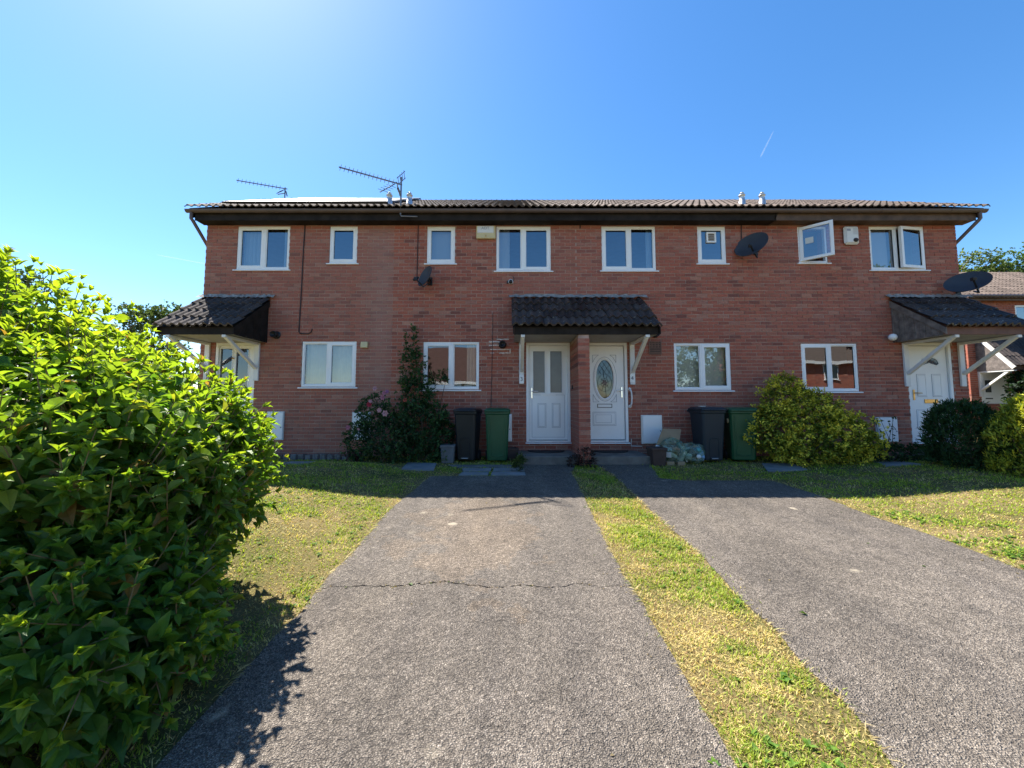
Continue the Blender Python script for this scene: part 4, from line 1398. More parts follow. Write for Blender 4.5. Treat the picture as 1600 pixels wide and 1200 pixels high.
# alarm boxes
x0, x1, z0, z1 = rect(744.5, 774.5, 354.5, 374.5)
zc = z0 + (z1 - z0) * .40
q = MB(); q.box(x0, x1, YW - .07, YW, z0, z1)
ab = q.build('alarm_box', m_cream, None, label='cream alarm box under the eaves left of the wide upstairs window', cat='alarm box', bev=0.012)
q = MB(); q.box(x0 + .02, x1 - .04, YW - .082, YW - .06, zc, z1 - .012)
cv = q.build('cover', m_offwhite, ab, bev=0.01)
lettering('ADT', .085, ((x0 + x1) / 2 - .01, YW - .0835, zc + .105), ab, m_greyprint)
q = MB(); q.lathe([(0, -.01), (.015, -.008), (.016, 0)], Matrix.Translation(((x0 + x1) / 2, YW - .07, z0 + .055)) @ Matrix.Rotation(R(-90), 4, 'X'), 10)
q.build('strobe', m_gold, ab)
x0, x1, z0, z1 = rect(1315.5, 1338.5, 355, 383.5)
q = MB()
q.box(x0, x1, YW - .085, YW, z0, z1)
ab = q.build('alarm_box', m_offwhite, None, label='white rounded alarm box between the two open upstairs windows', cat='alarm box', bev=0.04)
q = MB(); q.lathe([(0, -.035), (.03, -.03), (.045, -.01), (.046, .01)], Matrix.Translation((x1 - .10, YW - .085, z0 + .085)) @ Matrix.Rotation(R(-90), 4, 'X'), 16, sx=1.15)
q.build('strobe', m_seal, ab)
q = MB()
for k in range(7):
    q.box(x1 - .145, x1 - .045, YW - .0875, YW - .084, z1 - .06 - k * .022, z1 - .06 - k * .022 + .006)
q.build('slot', m_greyprint, ab, kind='stuff')
q = MB(); q.box(x0 + .04, x0 + .12, YW - .0868, YW - .084, z1 - .12, z1 - .07)
q.build('printed_badge', m_greyprint, ab)
x0, x1, z0, z1 = rect(565, 575.5, 534.5, 543.5)
q = MB(); q.box(x0, x1, YW - .05, YW + .004, z0, z1); q.prism([(YW - .07, z0 - .005), (YW - .05, z1), (YW - .05, z0)], 'x', x0, x1)
q.build('vent_cover', m_cream, None, label='small square cream vent cover beside the net-curtained window', cat='vent cover', bev=0.004)
# security camera
x, z = P(798, 439.5, YW - .06)
q = MB(); q.lathe([(.001, 0), (.05, 0), (.055, .03), (.05, .05), (.001, .05)], Matrix.Translation((x, YW, z)) @ Matrix.Rotation(R(90), 4, 'X'), 16)
cb = q.build('security_camera', m_offwhite, None, label='small black and white camera on the wall under the wide upstairs window', cat='security camera')
q = MB(); q.lathe([(.043, .0), (.04, .025), (.022, .042), (.001, .046)], Matrix.Translation((x, YW - .05, z - .008)) @ Matrix.Rotation(R(90), 4, 'X'), 16)
q.build('lens_dome', m_black, cb)
q = MB(); q.tube([(x + .04, YW - .02, z + .02), (x + .07, YW - .015, z + .05), (x + .05, YW - .01, z + .12)], .006, 6)
q.build('cable', m_black, cb)
q = MB(); q.box(x - .085, x - .045, YW - .03, YW, z - .03, z + .025); q.build('bracket', m_black, cb)
# bulkhead lamp beside the right porch
x, z = P(1395, 526.5, YW - .1)
Ml = Matrix.Translation((x, YW, z))
q = MB(); q.lathe([(.001, 0), (.05, 0), (.05, .02), (.03, .03), (.03, .05)], Ml @ Matrix.Translation((.05, 0, .02)) @ Matrix.Rotation(R(90), 4, 'X'), 14)
q.tube([(x + .05, YW - .05, z + .02), (x + .03, YW - .09, z + .015), (x - .0, YW - .11, z + .005)], .03, 10)
lb = q.build('wall_lamp', m_upvc, None, label='white round lamp on the wall beside the weathered porch boards', cat='wall lamp')
q = MB()
prof = [(.075 * math.sin(t), -.075 * math.cos(t)) for t in np.linspace(0.05, math.pi * .62, 9)]
q.lathe(prof, Matrix.Translation((x - .03, YW - .13, z - .01)) @ Matrix.Rotation(R(35), 4, 'Y') @ Matrix.Rotation(R(-25), 4, 'X'), 18)
q.build('lamp_globe', m_upvc, lb, fix=False)
# grab handle
x, za = P(984, 635); _, zt = P(984, 608)
q = MB()
q.tube([(x, YW, zt), (x, YW - .05, zt), (x + .02, YW - .065, zt - .06), (x + .028, YW - .068, (za + zt) / 2), (x + .02, YW - .065, za + .06), (x, YW - .05, za), (x, YW, za)], .015, 8)
q.lathe([(.001, .012), (.035, .012), (.035, 0)], Matrix.Translation((x, YW - .002, zt)) @ Matrix.Rotation(R(90), 4, 'X'), 12)
q.lathe([(.001, .012), (.035, .012), (.035, 0)], Matrix.Translation((x, YW - .002, za)) @ Matrix.Rotation(R(90), 4, 'X'), 12)
q.build('grab_handle', m_upvc, None, label='white vertical grab handle on the wall right of the oval-glass door', cat='grab handle')
# door bell on the pier
q = MB(); q.box(PX0 - .02, PX0 + .002, 7.80, 7.84, P(891, 605)[1] - .05, P(891, 605)[1] + .03)
q.build('door_bell', m_black, None, label='small black door bell on the side of the brick pier', cat='door bell')

# cables
def cable(pts, i, r=.0085, m=None):
    q = MB(); w3 = [(P(u, v, YW - .01)[0], YW - .008, P(u, v, YW - .01)[1]) for u, v in pts]
    q.tube(w3, r, 6); q.build('cable', m or m_cable, houses[i])
cable([(476.5, 352), (474, 390), (471, 450), (467, 518), (468.5, 520.8), (472, 521.5), (482, 521.5), (486, 519), (487.5, 514)], 0, .013)
cable([(653.5, 352), (652.5, 390), (651.5, 433)], 1, .010)
cable([(770, 488), (769.5, 540), (767, 640)], 1, .006)
cable([(1158.5, 352), (1158.5, 378)], 2, .010)
cable([(906.5, 352), (906.5, 357)], 2, .012)
cable([(986.5, 686), (986.5, 697), (1003, 697.5)], 2, .008, m_offwhite)

# ------------------------------------------------------------------ satellite dishes
def dish(u, v, Y, nrm, rad, label, mount, arm_dir, squash=0.92, spin=0.0):
    x, z = P(u, v, Y)
    c = Vector((x, Y, z)); n = Vector(nrm).normalized()
    Rm = n.to_track_quat('Z', 'Y').to_matrix().to_4x4()
    M = Matrix.Translation(c) @ Rm @ Matrix.Rotation(spin, 4, 'Z')
    q = MB()
    prof = [(rad * t, 0.22 * rad * t * t) for t in (0.02, .25, .5, .75, .93, 1.0)]
    back = [(rad * t, 0.22 * rad * t * t - .012) for t in (1.0, .93, .75, .5, .25, .02)]
    q.lathe(prof + [(rad * 1.015, .22 * rad + .004)] + back, M, 28, sx=1, sy=squash)
    d = q.build('satellite_dish', m_dish, None, label=label, cat='satellite dish', group='satellite dishes on the terrace')
    a = Vector(arm_dir).normalized() * rad
    rim = c + a * .93 + n * .15 * rad
    head = c + a * .62 + n * rad * .95
    q = MB(); q.bar(c - n * .04 + a * .5, rim, .03, .02); q.bar(rim, head, .028, .022)
    q.build('arm', m_black, d)
    q = MB()
    hd = (c + n * .1 - head).normalized()
    q.tube([head - hd * .06, head + hd * .03, head + hd * .07], [.028, .030, .020], 12)
    q.box(head.x - .03, head.x + .03, head.y - .03, head.y + .03, head.z - .035, head.z + .03)
    q.build('receiver', m_black, d)
    q = MB(); mt = Vector(mount)
    q.tube([c - n * .02, c - n * .10, (mt.x, mt.y - .10, c.z - .05), mt], .022, 8)
    q.box(mt.x - .05, mt.x + .05, mt.y - .014, mt.y, mt.z - .09, mt.z + .09)
    q.build('wall_mount', m_black, d)
    return d
dish(667, 433.5, YW - .30, (-.72, -.62, .30), .245, 'dark satellite dish seen side-on below the small upstairs window', (P(672, 437)[0], YW, P(672, 440)[1]), (-.15, -.1, -1))
dish(1175.5, 385, YW - .22, (-.72, -.54, .44), .32, 'dark tilted satellite dish below the end of the black eaves board', (P(1180, 390)[0], YW, P(1180, 392)[1]), (.30, 0, -.75))
dish(1512, 444, YW - .42, (-.60, -.44, .62), .325, 'large dark satellite dish on the corner of the house above the end porch', (XB[4] - .06, YW, P(1495, 455)[1]), (.05, -.3, -.5))

# ------------------------------------------------------------------ roof things
def roof_pt(x, s, lift=0.0):
    """point on the front slope, s metres up from the eave"""
    return Vector((x, EAVE_Y + s * math.cos(PITCH) - lift * math.sin(PITCH), EAVE_Z + s * math.sin(PITCH) + lift * math.cos(PITCH)))
sol = thing('solar_panel_array', 'array of black solar panels on the roof of the house at the bush end', 'solar panels', roof_pt(-4.3, 0.3))
px0, px1 = P(346, 317, 7.95)[0], P(606, 318, 7.95)[0]
s0 = 0.34
gl_m = mat('solar_glass', (0.03, 0.032, 0.04), 0.38, 0.1, spec=0.9)
fr_m = mat('black_panel_frame', (0.03, 0.03, 0.033), 0.4, 0.1, metal=0.3)
ncol, nrow = 2, 3
for c in range(ncol):
    for k in range(nrow):
        w = (px1 - px0) / ncol; hgt = 1.13
        a = px0 + c * w; b = a + w - .015
        sa = s0 + k * hgt; sb = sa + hgt - .015
        q = MB()
        lo, hi = .075, .115
        cn = [(a, sa), (b, sa), (b, sb), (a, sb)]
        q.add([roof_pt(x, s, lo) for x, s in cn] + [roof_pt(x, s, hi) for x, s in cn], [(0, 1, 2, 3), (4, 5, 6, 7), (0, 1, 5, 4), (1, 2, 6, 5), (2, 3, 7, 6), (3, 0, 4, 7)])
        p = q.build('solar_panel', fr_m, sol, bev=0.003)
        q = MB(); e = .025
        q.add([roof_pt(x, s, hi + .002) for x, s in ((a + e, sa + e), (b - e, sa + e), (b - e, sb - e), (a + e, sb - e))], [(0, 1, 2, 3)])
        q.build('solar_glass', gl_m, p, fix=False)
for s in (s0 + .25, s0 + 1.4, s0 + 2.6):
    q = MB(); q.bar(roof_pt(px0 - .08, s, .10), roof_pt(px1 + .08, s, .10), .04, .04)
    q.build('mounting_rail', m_alu, sol)
q = MB()
for x in (px0 + .3, px0 + 1.3, px1 - 1.2, px1 - .3):
    q = MB(); q.bar(roof_pt(x, s0 + .25, .0), roof_pt(x, s0 + .25, .09), .04, .02); q.build('roof_hook', m_alu, sol)

def roof_flue(u, i, vb=325, vt=300):
    Y = 8.05
    x, z0 = P(u, vb, Y); _, z1 = P(u, vt, Y)
    q = MB()
    hh = z1 - z0
    q.lathe([(.066, -.12), (.066, hh * .42), (.056, hh * .44), (.056, hh * .74), (.068, hh * .76), (.068, hh * .80), (.030, hh * .86), (.030, hh * .9), (.045, hh * .92), (.012, hh)], Matrix.Translation((x, Y, z0)), 14)
    f = q.build('roof_flue', m_galv, houses[i])
    q = MB(); q.lathe([(.16, -.16), (.075, .02), (.07, .05)], Matrix.Translation((x, Y, z0 - .03)), 12)
    q.build('flue_collar', m_alu, f)
roof_flue(608, 0); roof_flue(639.5, 1); roof_flue(1160, 2); roof_flue(1191.5, 2)

def yagi(name, label, mast_pts, head, boom_dir, boom_len, n_el, tilt_side, refl=True):
    q = MB(); q.tube(mast_pts, .018, 8)
    r_ = thing(name, label, 'television aerial', mast_pts[0], group='television aerials on the roof')
    q.build('mast', m_alu, r_)
    d = Vector(boom_dir).normalized(); h = Vector(head)
    side = d.cross(Vector((0, 0, 1))).normalized(); up = side.cross(d).normalized()
    q = MB(); q.bar(h - d * .14, h + d * boom_len, .022, .022)
    q.build('boom', m_alu, r_)
    e = tilt_side
    for k in range(n_el):
        c = h + d * (boom_len * (k + .6) / n_el)
        v = (side * math.cos(e) + up * math.sin(e)) * .075
        q = MB(); q.bar(c - v, c + v, .008, .008); q.build('element', m_alu, r_)
    if refl:
        for s in (-1, 1):
            for k in range(4):
                c = h - d * (.05 + .03 * k) + up * s * (.06 + .055 * k)
                q = MB(); q.bar(c - side * .16, c + side * .16, .010, .010); q.build('reflector_bar', m_alu, r_)
        for s in (-1, 1):
            for t in (-.12, .12):
                q = MB(); q.bar(h - d * .03 + side * t + up * s * .04, h - d * .16 + side * t + up * s * .24, .010, .010); q.build('reflector_stay', m_alu, r_)
    return r_, d, side, up
YM = 7.80
mx, mz0 = P(626, 327, YM); _, mz1 = P(626, 277, YM)
hx, hz = P(617, 287, YM)
tipx, tipz = P(535, 263, YM - .25)
yg, d, sd, up = yagi('television_aerial', 'large television aerial with long boom beside the two metal flues', [(mx, YM, mz0 - .12), (mx, YM, mz1)], (hx + .02, YM - .03, hz), (tipx - hx, -.22, tipz - hz), 1.13, 14, R(80))
q = MB()
a = Vector((hx, YM - .02, hz - .02)); b = Vector((P(594, 300, YM - .3)[0], YM - .3, P(594, 300, YM - .3)[1]))
q.bar(a, b, .02, .02); q.build('lower_boom', m_alu, yg)
dv = (b - a).normalized()
for k in range(4):
    c = a + dv * (.12 + .09 * k)
    q = MB(); s_ = Vector((.10, .0, -.035)) ; q.bar(c - s_, c + s_, .008, .008); q.build('element', m_alu, yg)
q = MB(); q.tube([(mx, YM, mz0 - .1), (mx + .02, FASC_Y - .07, mz0 - .16), (P(652, 345, FASC_Y - .07)[0], FASC_Y - .06, P(652, 338, FASC_Y - .07)[1])], .014, 8); q.build('mast_bracket', m_alu, yg)
Y2 = 11.45
mx, mz0 = P(444, 330, Y2); _, mz1 = P(444, 293, Y2)
tipx, tipz = P(380, 283.5, Y2 - .3)
hx, hz = P(441, 294, Y2)
yg, d, sd, up = yagi('television_aerial', 'thin television aerial standing behind the solar panels', [(mx, Y2, mz0 - .35), (mx, Y2, mz1)], (hx, Y2, hz), (tipx - hx, -.3, tipz - hz), 1.22, 12, R(80), False)
q = MB(); h2 = Vector((mx, Y2, P(440, 302, Y2)[1]))
q.bar(h2, h2 + Vector((-.16, -.1, -.09)), .02, .02); q.build('lower_boom', m_alu, yg)
for k in range(4):
    c = h2 + Vector((-.03 - .03 * k, -.04, .05 - .02 * k))
    q = MB(); q.bar(c - Vector((.09, .05, .05)), c + Vector((.09, -.05, .03)), .012, .012); q.build('element', m_alu, yg)
q = MB(); q.bar(h2 + Vector((.03, 0, .07)), h2 + Vector((.07, 0, -.09)), .05, .015); q.build('junction_box', m_alu, yg)
# ------------------------------------------------------------------ wheelie bins
def wheelie_bin(name_m, loc, rotz, label, w=0.48, d=0.54, hgt=1.06, arch=True, badge=None):
    t = thing('wheelie_bin', label, 'wheelie bin', loc, rotz, 'wheelie bins by the front wall')
    q = MB()
    bw, bd = w * .40, d * .36
    tw, td = w * .475, d * .47
    zt = hgt - .09
    def corner(wx, dy, c):                     # chamfered plan
        return [(-wx + c, -dy), (wx - c, -dy), (wx, -dy + c), (wx, dy - c), (wx - c, dy), (-wx + c, dy), (-wx, dy - c), (-wx, -dy + c)]
    rings = [(bw * .96, bd * .96, .04), (bw, bd, .06), (tw, td, zt - .05), (tw + .018, td + .018, zt - .04), (tw + .018, td + .018, zt)]
    vs_ = []
    for a, b, z in rings:
        vs_ += [(x, y, z) for x, y in corner(a, b, .035)]
    fs_ = [tuple(range(8))[::-1], tuple(range(32, 40))]
    for i in range(4):
        fs_ += [(i * 8 + k, i * 8 + (k + 1) % 8, (i + 1) * 8 + (k + 1) % 8, (i + 1) * 8 + k) for k in range(8)]
    q.add(vs_, fs_)
    def fy(z):                                 # front face depth at height z
        u = (z - .06) / (zt - .11)
        return -(bd + (td - bd) * u)
    if arch:
        for pts in ([(-.085, .12), (-.085, .42), (-.06, .46), (.06, .46), (.085, .42), (.085, .12)],):
            for p0, p1 in zip(pts[:-1], pts[1:]):
                q.bar((p0[0], fy(p0[1]) - .004, p0[1]), (p1[0], fy(p1[1]) - .004, p1[1]), .014, .014, 0, up=(0, 1, 0))
        q.box(-.08, .08, fy(.09) - .03, fy(.09), .065, .10)
    else:
        for s in (-1, 1):
            q.bar((s * bw * .62, fy(.12) - .003, .12), (s * tw * .68, fy(zt - .08) - .003, zt - .08), .03, .016, 0, up=(0, 1, 0))
        q.bar((-bw * .8, fy(.16) - .003, .16), (0, fy(.10) - .003, .11), .02, .012, 0, up=(0, 1, 0)); q.bar((0, fy(.10) - .003, .11), (bw * .8, fy(.16) - .003, .16), .02, .012, 0, up=(0, 1, 0))
    b = q.build('body', name_m, t, local=True, bev=0.006)
    q = MB()
    lw, ld = w * .52, d * .55
    vs_ = []
    for a, bb, z in ((lw, ld, zt + .004), (lw, ld, zt + .032), (lw * .88, ld * .84, zt + .062), (lw * .55, ld * .5, zt + .078)):
        vs_ += [(x, y, z) for x, y in corner(a, bb, .04)]
    fs_ = [tuple(range(8))[::-1], tuple(range(24, 32))]
    for i in range(3):
        fs_ += [(i * 8 + k, i * 8 + (k + 1) % 8, (i + 1) * 8 + (k + 1) % 8, (i + 1) * 8 + k) for k in range(8)]
    q.add(vs_, fs_)
    q.box(-.09, .09, -ld - .022, -ld + .01, zt + .006, zt + .026)
    q.build('lid', name_m, t, local=True, bev=0.005)
    q = MB(); q.tube([(-tw, td + .07, zt - .01), (tw, td + .07, zt - .01)], .018, 8)
    for s in (-1, 1):
        q.bar((s * tw * .8, td, zt - .02), (s * tw * .8, td + .075, zt - .01), .04, .04)
    q.build('handle', name_m, t, local=True)
    for s in (-1, 1):
        q = MB()
        M = Matrix.Translation((s * (w * .44), bd * .72, .10)) @ Matrix.Rotation(R(90), 4, 'Y')
        q.lathe([(.001, -.022), (.06, -.022), (.095, -.022), (.10, -.012), (.10, .012), (.095, .022), (.06, .022), (.001, .022)], M, 16)
        q.build('wheel', m_rubber, t, local=True)
    if badge:
        q = MB()
        if badge == 'foot':
            q.box(-.06, .06, fy(.09) - .0335, fy(.09) - .029, .072, .088); q.build('foot_strip', m_greyprint, t, local=True)
        if badge == 'lidpaper':
            q.box(-.16, -.05, -.05, .02, zt + .079, zt + .088); q.build('paper_label', m_offwhite, t, local=True)
            q = MB(); q.box(-.06, .06, fy(.09) - .0335, fy(.09) - .029, .072, .088); q.build('foot_strip', m_greyprint, t, local=True)
        if badge == 'sticker':
            M = Matrix.Translation((-tw - .003, -.12, .78)) @ Matrix.Rotation(R(-90), 4, 'Y')
            q.lathe([(.001, .002), (.05, .002), (.05, -.01)], M, 16); q.build('sticker', m_cream, t, local=True)
    return t
def on_ground(u, v):
    x, y = G(u, v); return x, y
def gloc(x, y): return (x, y, gz(x, y))
wheelie_bin(m_bin_black, gloc(-.865, 7.60), R(-9), 'slim black wheelie bin between the rose and the green bin', .44, .52, 1.05, True, 'foot')
wheelie_bin(m_bin_green, gloc(-.285, 7.55), R(2), 'green wheelie bin beside the half-hidden meter box, left of the two-light door', .48, .52, 1.05, False)
wheelie_bin(m_bin_blue, gloc(3.83, 7.58), R(3), 'dark blue wheelie bin with a paper label on its lid', .48, .54, 1.07, True, 'lidpaper')
wheelie_bin(m_bin_green, gloc(4.47, 7.60), R(-12), 'green wheelie bin half behind the yellow-green shrub', .52, .56, 1.06, False, 'sticker')

# pots
def square_pot(x, y, w, h, m, label, rot=0.0):
    q = MB()
    a, b = w * .42, w * .5
    vs_ = []
    for s, z in ((a, 0), (b * .98, h - .05), (b * 1.06, h - .05), (b * 1.06, h), (b * .92, h), (b * .9, h - .03)):
        vs_ += [(-s, -s, z), (s, -s, z), (s, s, z), (-s, s, z)]
    fs_ = [(3, 2, 1, 0), (20, 21, 22, 23)]
    for i in range(5):
        fs_ += [(i * 4 + k, i * 4 + (k + 1) % 4, (i + 1) * 4 + (k + 1) % 4, (i + 1) * 4 + k) for k in range(4)]
    q.add(vs_, fs_)
    o = q.build('plant_pot', m, None, local=True, loc=gloc(x, y), label=label, cat='plant pot', group='plant pots', bev=.006)
    o.rotation_euler = (0, 0, rot)
    return o
square_pot(2.68, 7.20, .27, .33, m_pot, 'square brown pot at the end of the right-hand doorstep', R(4))
square_pot(.0, 7.70, .22, .24, m_pot, 'dark brown pot in the corner between green bin and doorstep', R(10))
square_pot(-1.22, 7.45, .26, .34, m_grey_pot, 'grey square pot between the rose and the black wheelie bin')
square_pot(8.36, 7.38, .28, .16, m_pot, 'low dark pot before the doorstep under the weathered porch', R(12))

# recycling bags
m_bag, n_, l_, b_, o_ = nmat('clear_green_bag')
b_.inputs['Base Color'].default_value = (0.36, 0.42, 0.33, 1); b_.inputs['Roughness'].default_value = 0.22
b_.inputs['Specular IOR Level'].default_value = 0.5
tr_ = n_.new('ShaderNodeBsdfTransparent'); tr_.inputs[0].default_value = (.70, .82, .72, 1)
mx_ = n_.new('ShaderNodeMixShader')
nz_ = noise(n_, l_, 9, 3)
l_.new(ramp(n_, l_, nz_.outputs[0], [(.35, .12), (.65, .50)]).outputs[0], mx_.inputs[0])
l_.new(tr_.outputs[0], mx_.inputs[1]); l_.new(b_.outputs[0], mx_.inputs[2]); l_.new(mx_.outputs[0], o_.inputs[0])
bump(n_, l_, noise(n_, l_, 26, 3, .6).outputs[0], 1.0, .03, b_)
def rubbish_bag(cx, cy, rx, ry, rz, label, seed, items):
    r = random.Random(seed)
    z0 = gz(cx, cy)
    t = thing('recycling_bag', label, 'recycling bag', (cx, cy, z0), 0, 'clear recycling bags by the meter box')
    q = MB()
    n, m = 18, 11
    ph = [r.uniform(0, 6.28) for _ in range(8)]
    vs_ = []
    for j in range(m + 1):
        e = -math.pi / 2 + math.pi * j / m
        for k in range(n):
            a = 2 * math.pi * k / n
            w = 1 + .10 * math.sin(3 * a + ph[0] + 2 * e) + .07 * math.sin(5 * a + ph[1] - 3 * e) + .06 * math.sin(8 * e + ph[2] + a) + r.uniform(-.05, .05)
            x, y, z = rx * w * math.cos(a) * math.cos(e), ry * w * math.sin(a) * math.cos(e), rz * w * math.sin(e)
            vs_.append((x, y, max(0.004, z + rz * .82)))
    fs_ = [(j * n + k, j * n + (k + 1) % n, (j + 1) * n + (k + 1) % n, (j + 1) * n + k) for j in range(m) for k in range(n)]
    q.add(vs_, fs_)
    q.build('bag_film', m_bag, t, local=True)
    for k in range(items):
        a = r.uniform(math.pi, 2 * math.pi); e = r.uniform(-.3, .8)
        p = Vector((rx * .70 * math.cos(a) * math.cos(e), ry * .70 * math.sin(a) * math.cos(e), rz * .8 + rz * .7 * math.sin(e)))
        rot = Matrix.Rotation(r.uniform(0, 3), 4, 'X') @ Matrix.Rotation(r.uniform(0, 3), 4, 'Y')
        M = Matrix.Translation(p) @ rot
        q = MB()
        kind = r.random()
        if kind < .45:
            s = (r.uniform(.03, .05), r.uniform(.03, .05), r.uniform(.06, .12)); q.box(-s[0], s[0], -s[1], s[1], -s[2], s[2], 0, M)
            q.build('carton', r.choice([m_offwhite, m_upvc, m_carton, m_print]), t, local=True, bev=.004)
        else:
            h = r.uniform(.10, .16)
            q.lathe([(.001, -h), (.035, -h), (.037, -h * .3), (.035, h * .4), (.014, h * .75), (.015, h)], M, 10)
            q.build('bottle', r.choice([m_offwhite, m_bottle, m_teal]), t, local=True)
    return t
m_carton = mat('brown_card', (0.30, 0.215, 0.13), 0.85, 0.1)
m_print = mat('blue_print_card', (0.25, 0.40, 0.55), 0.5, 0.3, 20)
m_bottle = mat('milky_plastic', (0.60, 0.66, 0.66), 0.3, 0.1)
m_teal = mat('teal_plastic', (0.10, 0.32, 0.30), 0.3, 0.2)
rubbish_bag(3.06, 7.45, .30, .26, .24, 'clear green recycling bag with white cartons, nearest the brown pot', 3, 9)
rubbish_bag(3.42, 7.42, .24, .24, .20, 'small clear green recycling bag against the dark blue wheelie bin', 8, 8)
q = MB()
a = Vector((2.83, 7.55, gz(2.83, 7.55) + .36))
q.add([(2.80, 7.50, gz(3, 7.5) + .33), (2.97, 7.62, gz(3, 7.5) + .62), (3.35, 7.66, gz(3, 7.5) + .60), (3.22, 7.48, gz(3, 7.5) + .36)] , [(0, 1, 2, 3)])
q.add([(x, y + .012, z + .012) for x, y, z in q.v[:4]], [(3, 2, 1, 0)])
q.add(q.v[:8], [(0, 1, 5, 4), (1, 2, 6, 5), (2, 3, 7, 6), (3, 0, 4, 7)])
q.build('cardboard_sheet', m_carton, None, label='flattened cardboard sheet leaning on top of the recycling bags', cat='cardboard')
for x, lab in ((2.92, 'pale wood block on the grass under the recycling bags, beside the brown pot'), (3.12, 'pale wood block under the recycling bags, further from the brown pot')):
    q = MB(); q.box(x - .07, x + .07, 7.16, 7.26, gz(x, 7.2), gz(x, 7.2) + .07)
    q.build('wood_block', m_carton, None, label=lab, cat='wood block', bev=.004)

# log-roll edging by the left wall
xa, xb = P(440, 710, 7.75)[0], P(547, 710, 7.75)[0]
n = 28
ed = thing('log_edging', 'low dark log-roll edging along the wall by the net-curtained window', 'edging', ((xa + xb) / 2, 7.75, 0))
for k in range(n):
    x = xa + (xb - xa) * (k + .5) / n
    q = MB(); hgt = .10 + random.uniform(-.012, .012)
    q.lathe([(.040, -.05), (.040, hgt - .01), (.03, hgt), (.001, hgt + .002)], Matrix.Translation((x, 7.75, gz(x, 7.75))), 8)
    q.build('log', m_old_wood if k % 3 else m_pot, ed)

# ------------------------------------------------------------------ leaves
def unit(a):
    return a / np.maximum(np.linalg.norm(a, axis=1, keepdims=True), 1e-9)

BIG_T = np.array([(0, 0, 0), (.16, -.62, .10), (.16, 0, -.01), (.16, .62, .10), (.42, -1, .17), (.42, 0, -.02), (.42, 1, .17), (.70, -.66, .06), (.70, 0, -.06), (.70, .66, .06), (1.0, 0, -.20)])
BIG_F = [(0, 2, 1), (0, 3, 2), (1, 2, 5, 4), (2, 3, 6, 5), (4, 5, 8, 7), (5, 6, 9, 8), (7, 8, 10), (8, 9, 10)]
SMALL_T = np.array([(0, 0, 0), (.5, -1, .22), (.55, 0, -.03), (.5, 1, .22), (1, 0, -.08)])
SMALL_F = [(0, 2, 1), (0, 3, 2), (1, 2, 4), (2, 3, 4)]
FLAT_T = np.array([(0, -.5, 0), (0, .5, 0), (.6, .6, .06), (.6, -.6, .06), (1, 0, 0)])
FLAT_F = [(0, 1, 2, 3), (3, 2, 4)]

def leaf_arrays(pos, d, nrm, L, W, T):
    d = unit(d); s = unit(np.cross(d, nrm)); nn = np.cross(s, d)
    v = (pos[:, None, :] + d[:, None, :] * (T[None, :, 0:1] * L[:, None, None]) + s[:, None, :] * (T[None, :, 1:2] * (W / 2)[:, None, None])
         + nn[:, None, :] * (T[None, :, 2:3] * L[:, None, None]))
    return v

def mesh_from(name, V, faces_tpl, tint, m, parent=None, kind=None, loc=(0, 0, 0), smooth=True):
    """V: (n, k, 3) world points of n alike pieces; tint: (n, 3)"""
    n, k = V.shape[:2]
    base = np.array(loc) if parent is None else np.array(MW[parent.name].translation)
    co = (V - base[None, None, :]).reshape(-1, 3).astype(np.float32)
    loops, starts, totals, st = [], [], [], 0
    off = (np.arange(n) * k)[:, None]
    ft = [np.array(f) for f in faces_tpl]
    idx = np.concatenate([f for f in ft])
    lens = np.array([len(f) for f in ft])
    loops = (off + idx[None, :]).reshape(-1).astype(np.int32)
    totals = np.tile(lens, n)
    starts = np.concatenate([[0], np.cumsum(totals)[:-1]]).astype(np.int32)
    me = bpy.data.meshes.new(name)
    me.vertices.add(len(co)); me.vertices.foreach_set('co', co.ravel())
    me.loops.add(len(loops)); me.loops.foreach_set('vertex_index', loops)
    me.polygons.add(len(totals)); me.polygons.foreach_set('loop_start', starts); me.polygons.foreach_set('loop_total', totals.astype(np.int32))
    me.polygons.foreach_set('use_smooth', np.full(len(totals), smooth))
    at = me.attributes.new('tint', 'FLOAT_COLOR', 'POINT')
    c4 = np.concatenate([np.repeat(tint, k, axis=0), np.ones((n * k, 1))], axis=1).astype(np.float32)
    at.data.foreach_set('color', c4.ravel())
    me.materials.append(m)
    me.update(); me.validate()
    o = bpy.data.objects.new(name, me)
    if parent is not None:
        o.parent = parent
    else:
        o.location = loc
    MW[o.name] = Matrix.Translation(Vector(base))
    COL.objects.link(o)
    if kind: o['kind'] = kind
    return o

def vnoise(p, scale, seed):
    """smooth value noise, vectorised, roughly 0..1"""
    r = np.random.default_rng(seed)
    out = np.zeros(len(p))
    for k in range(10):
        w = r.normal(size=p.shape[1]) * scale * (1 + .35 * k)
        out += np.sin(p @ w + r.uniform(0, 6.28)) / (1 + .25 * k)
    return np.clip(out / 7 + .5, 0, 1)

def lerp3(a, b, t):
    return np.array(a)[None, :] * (1 - t[:, None]) + np.array(b)[None, :] * t[:, None]

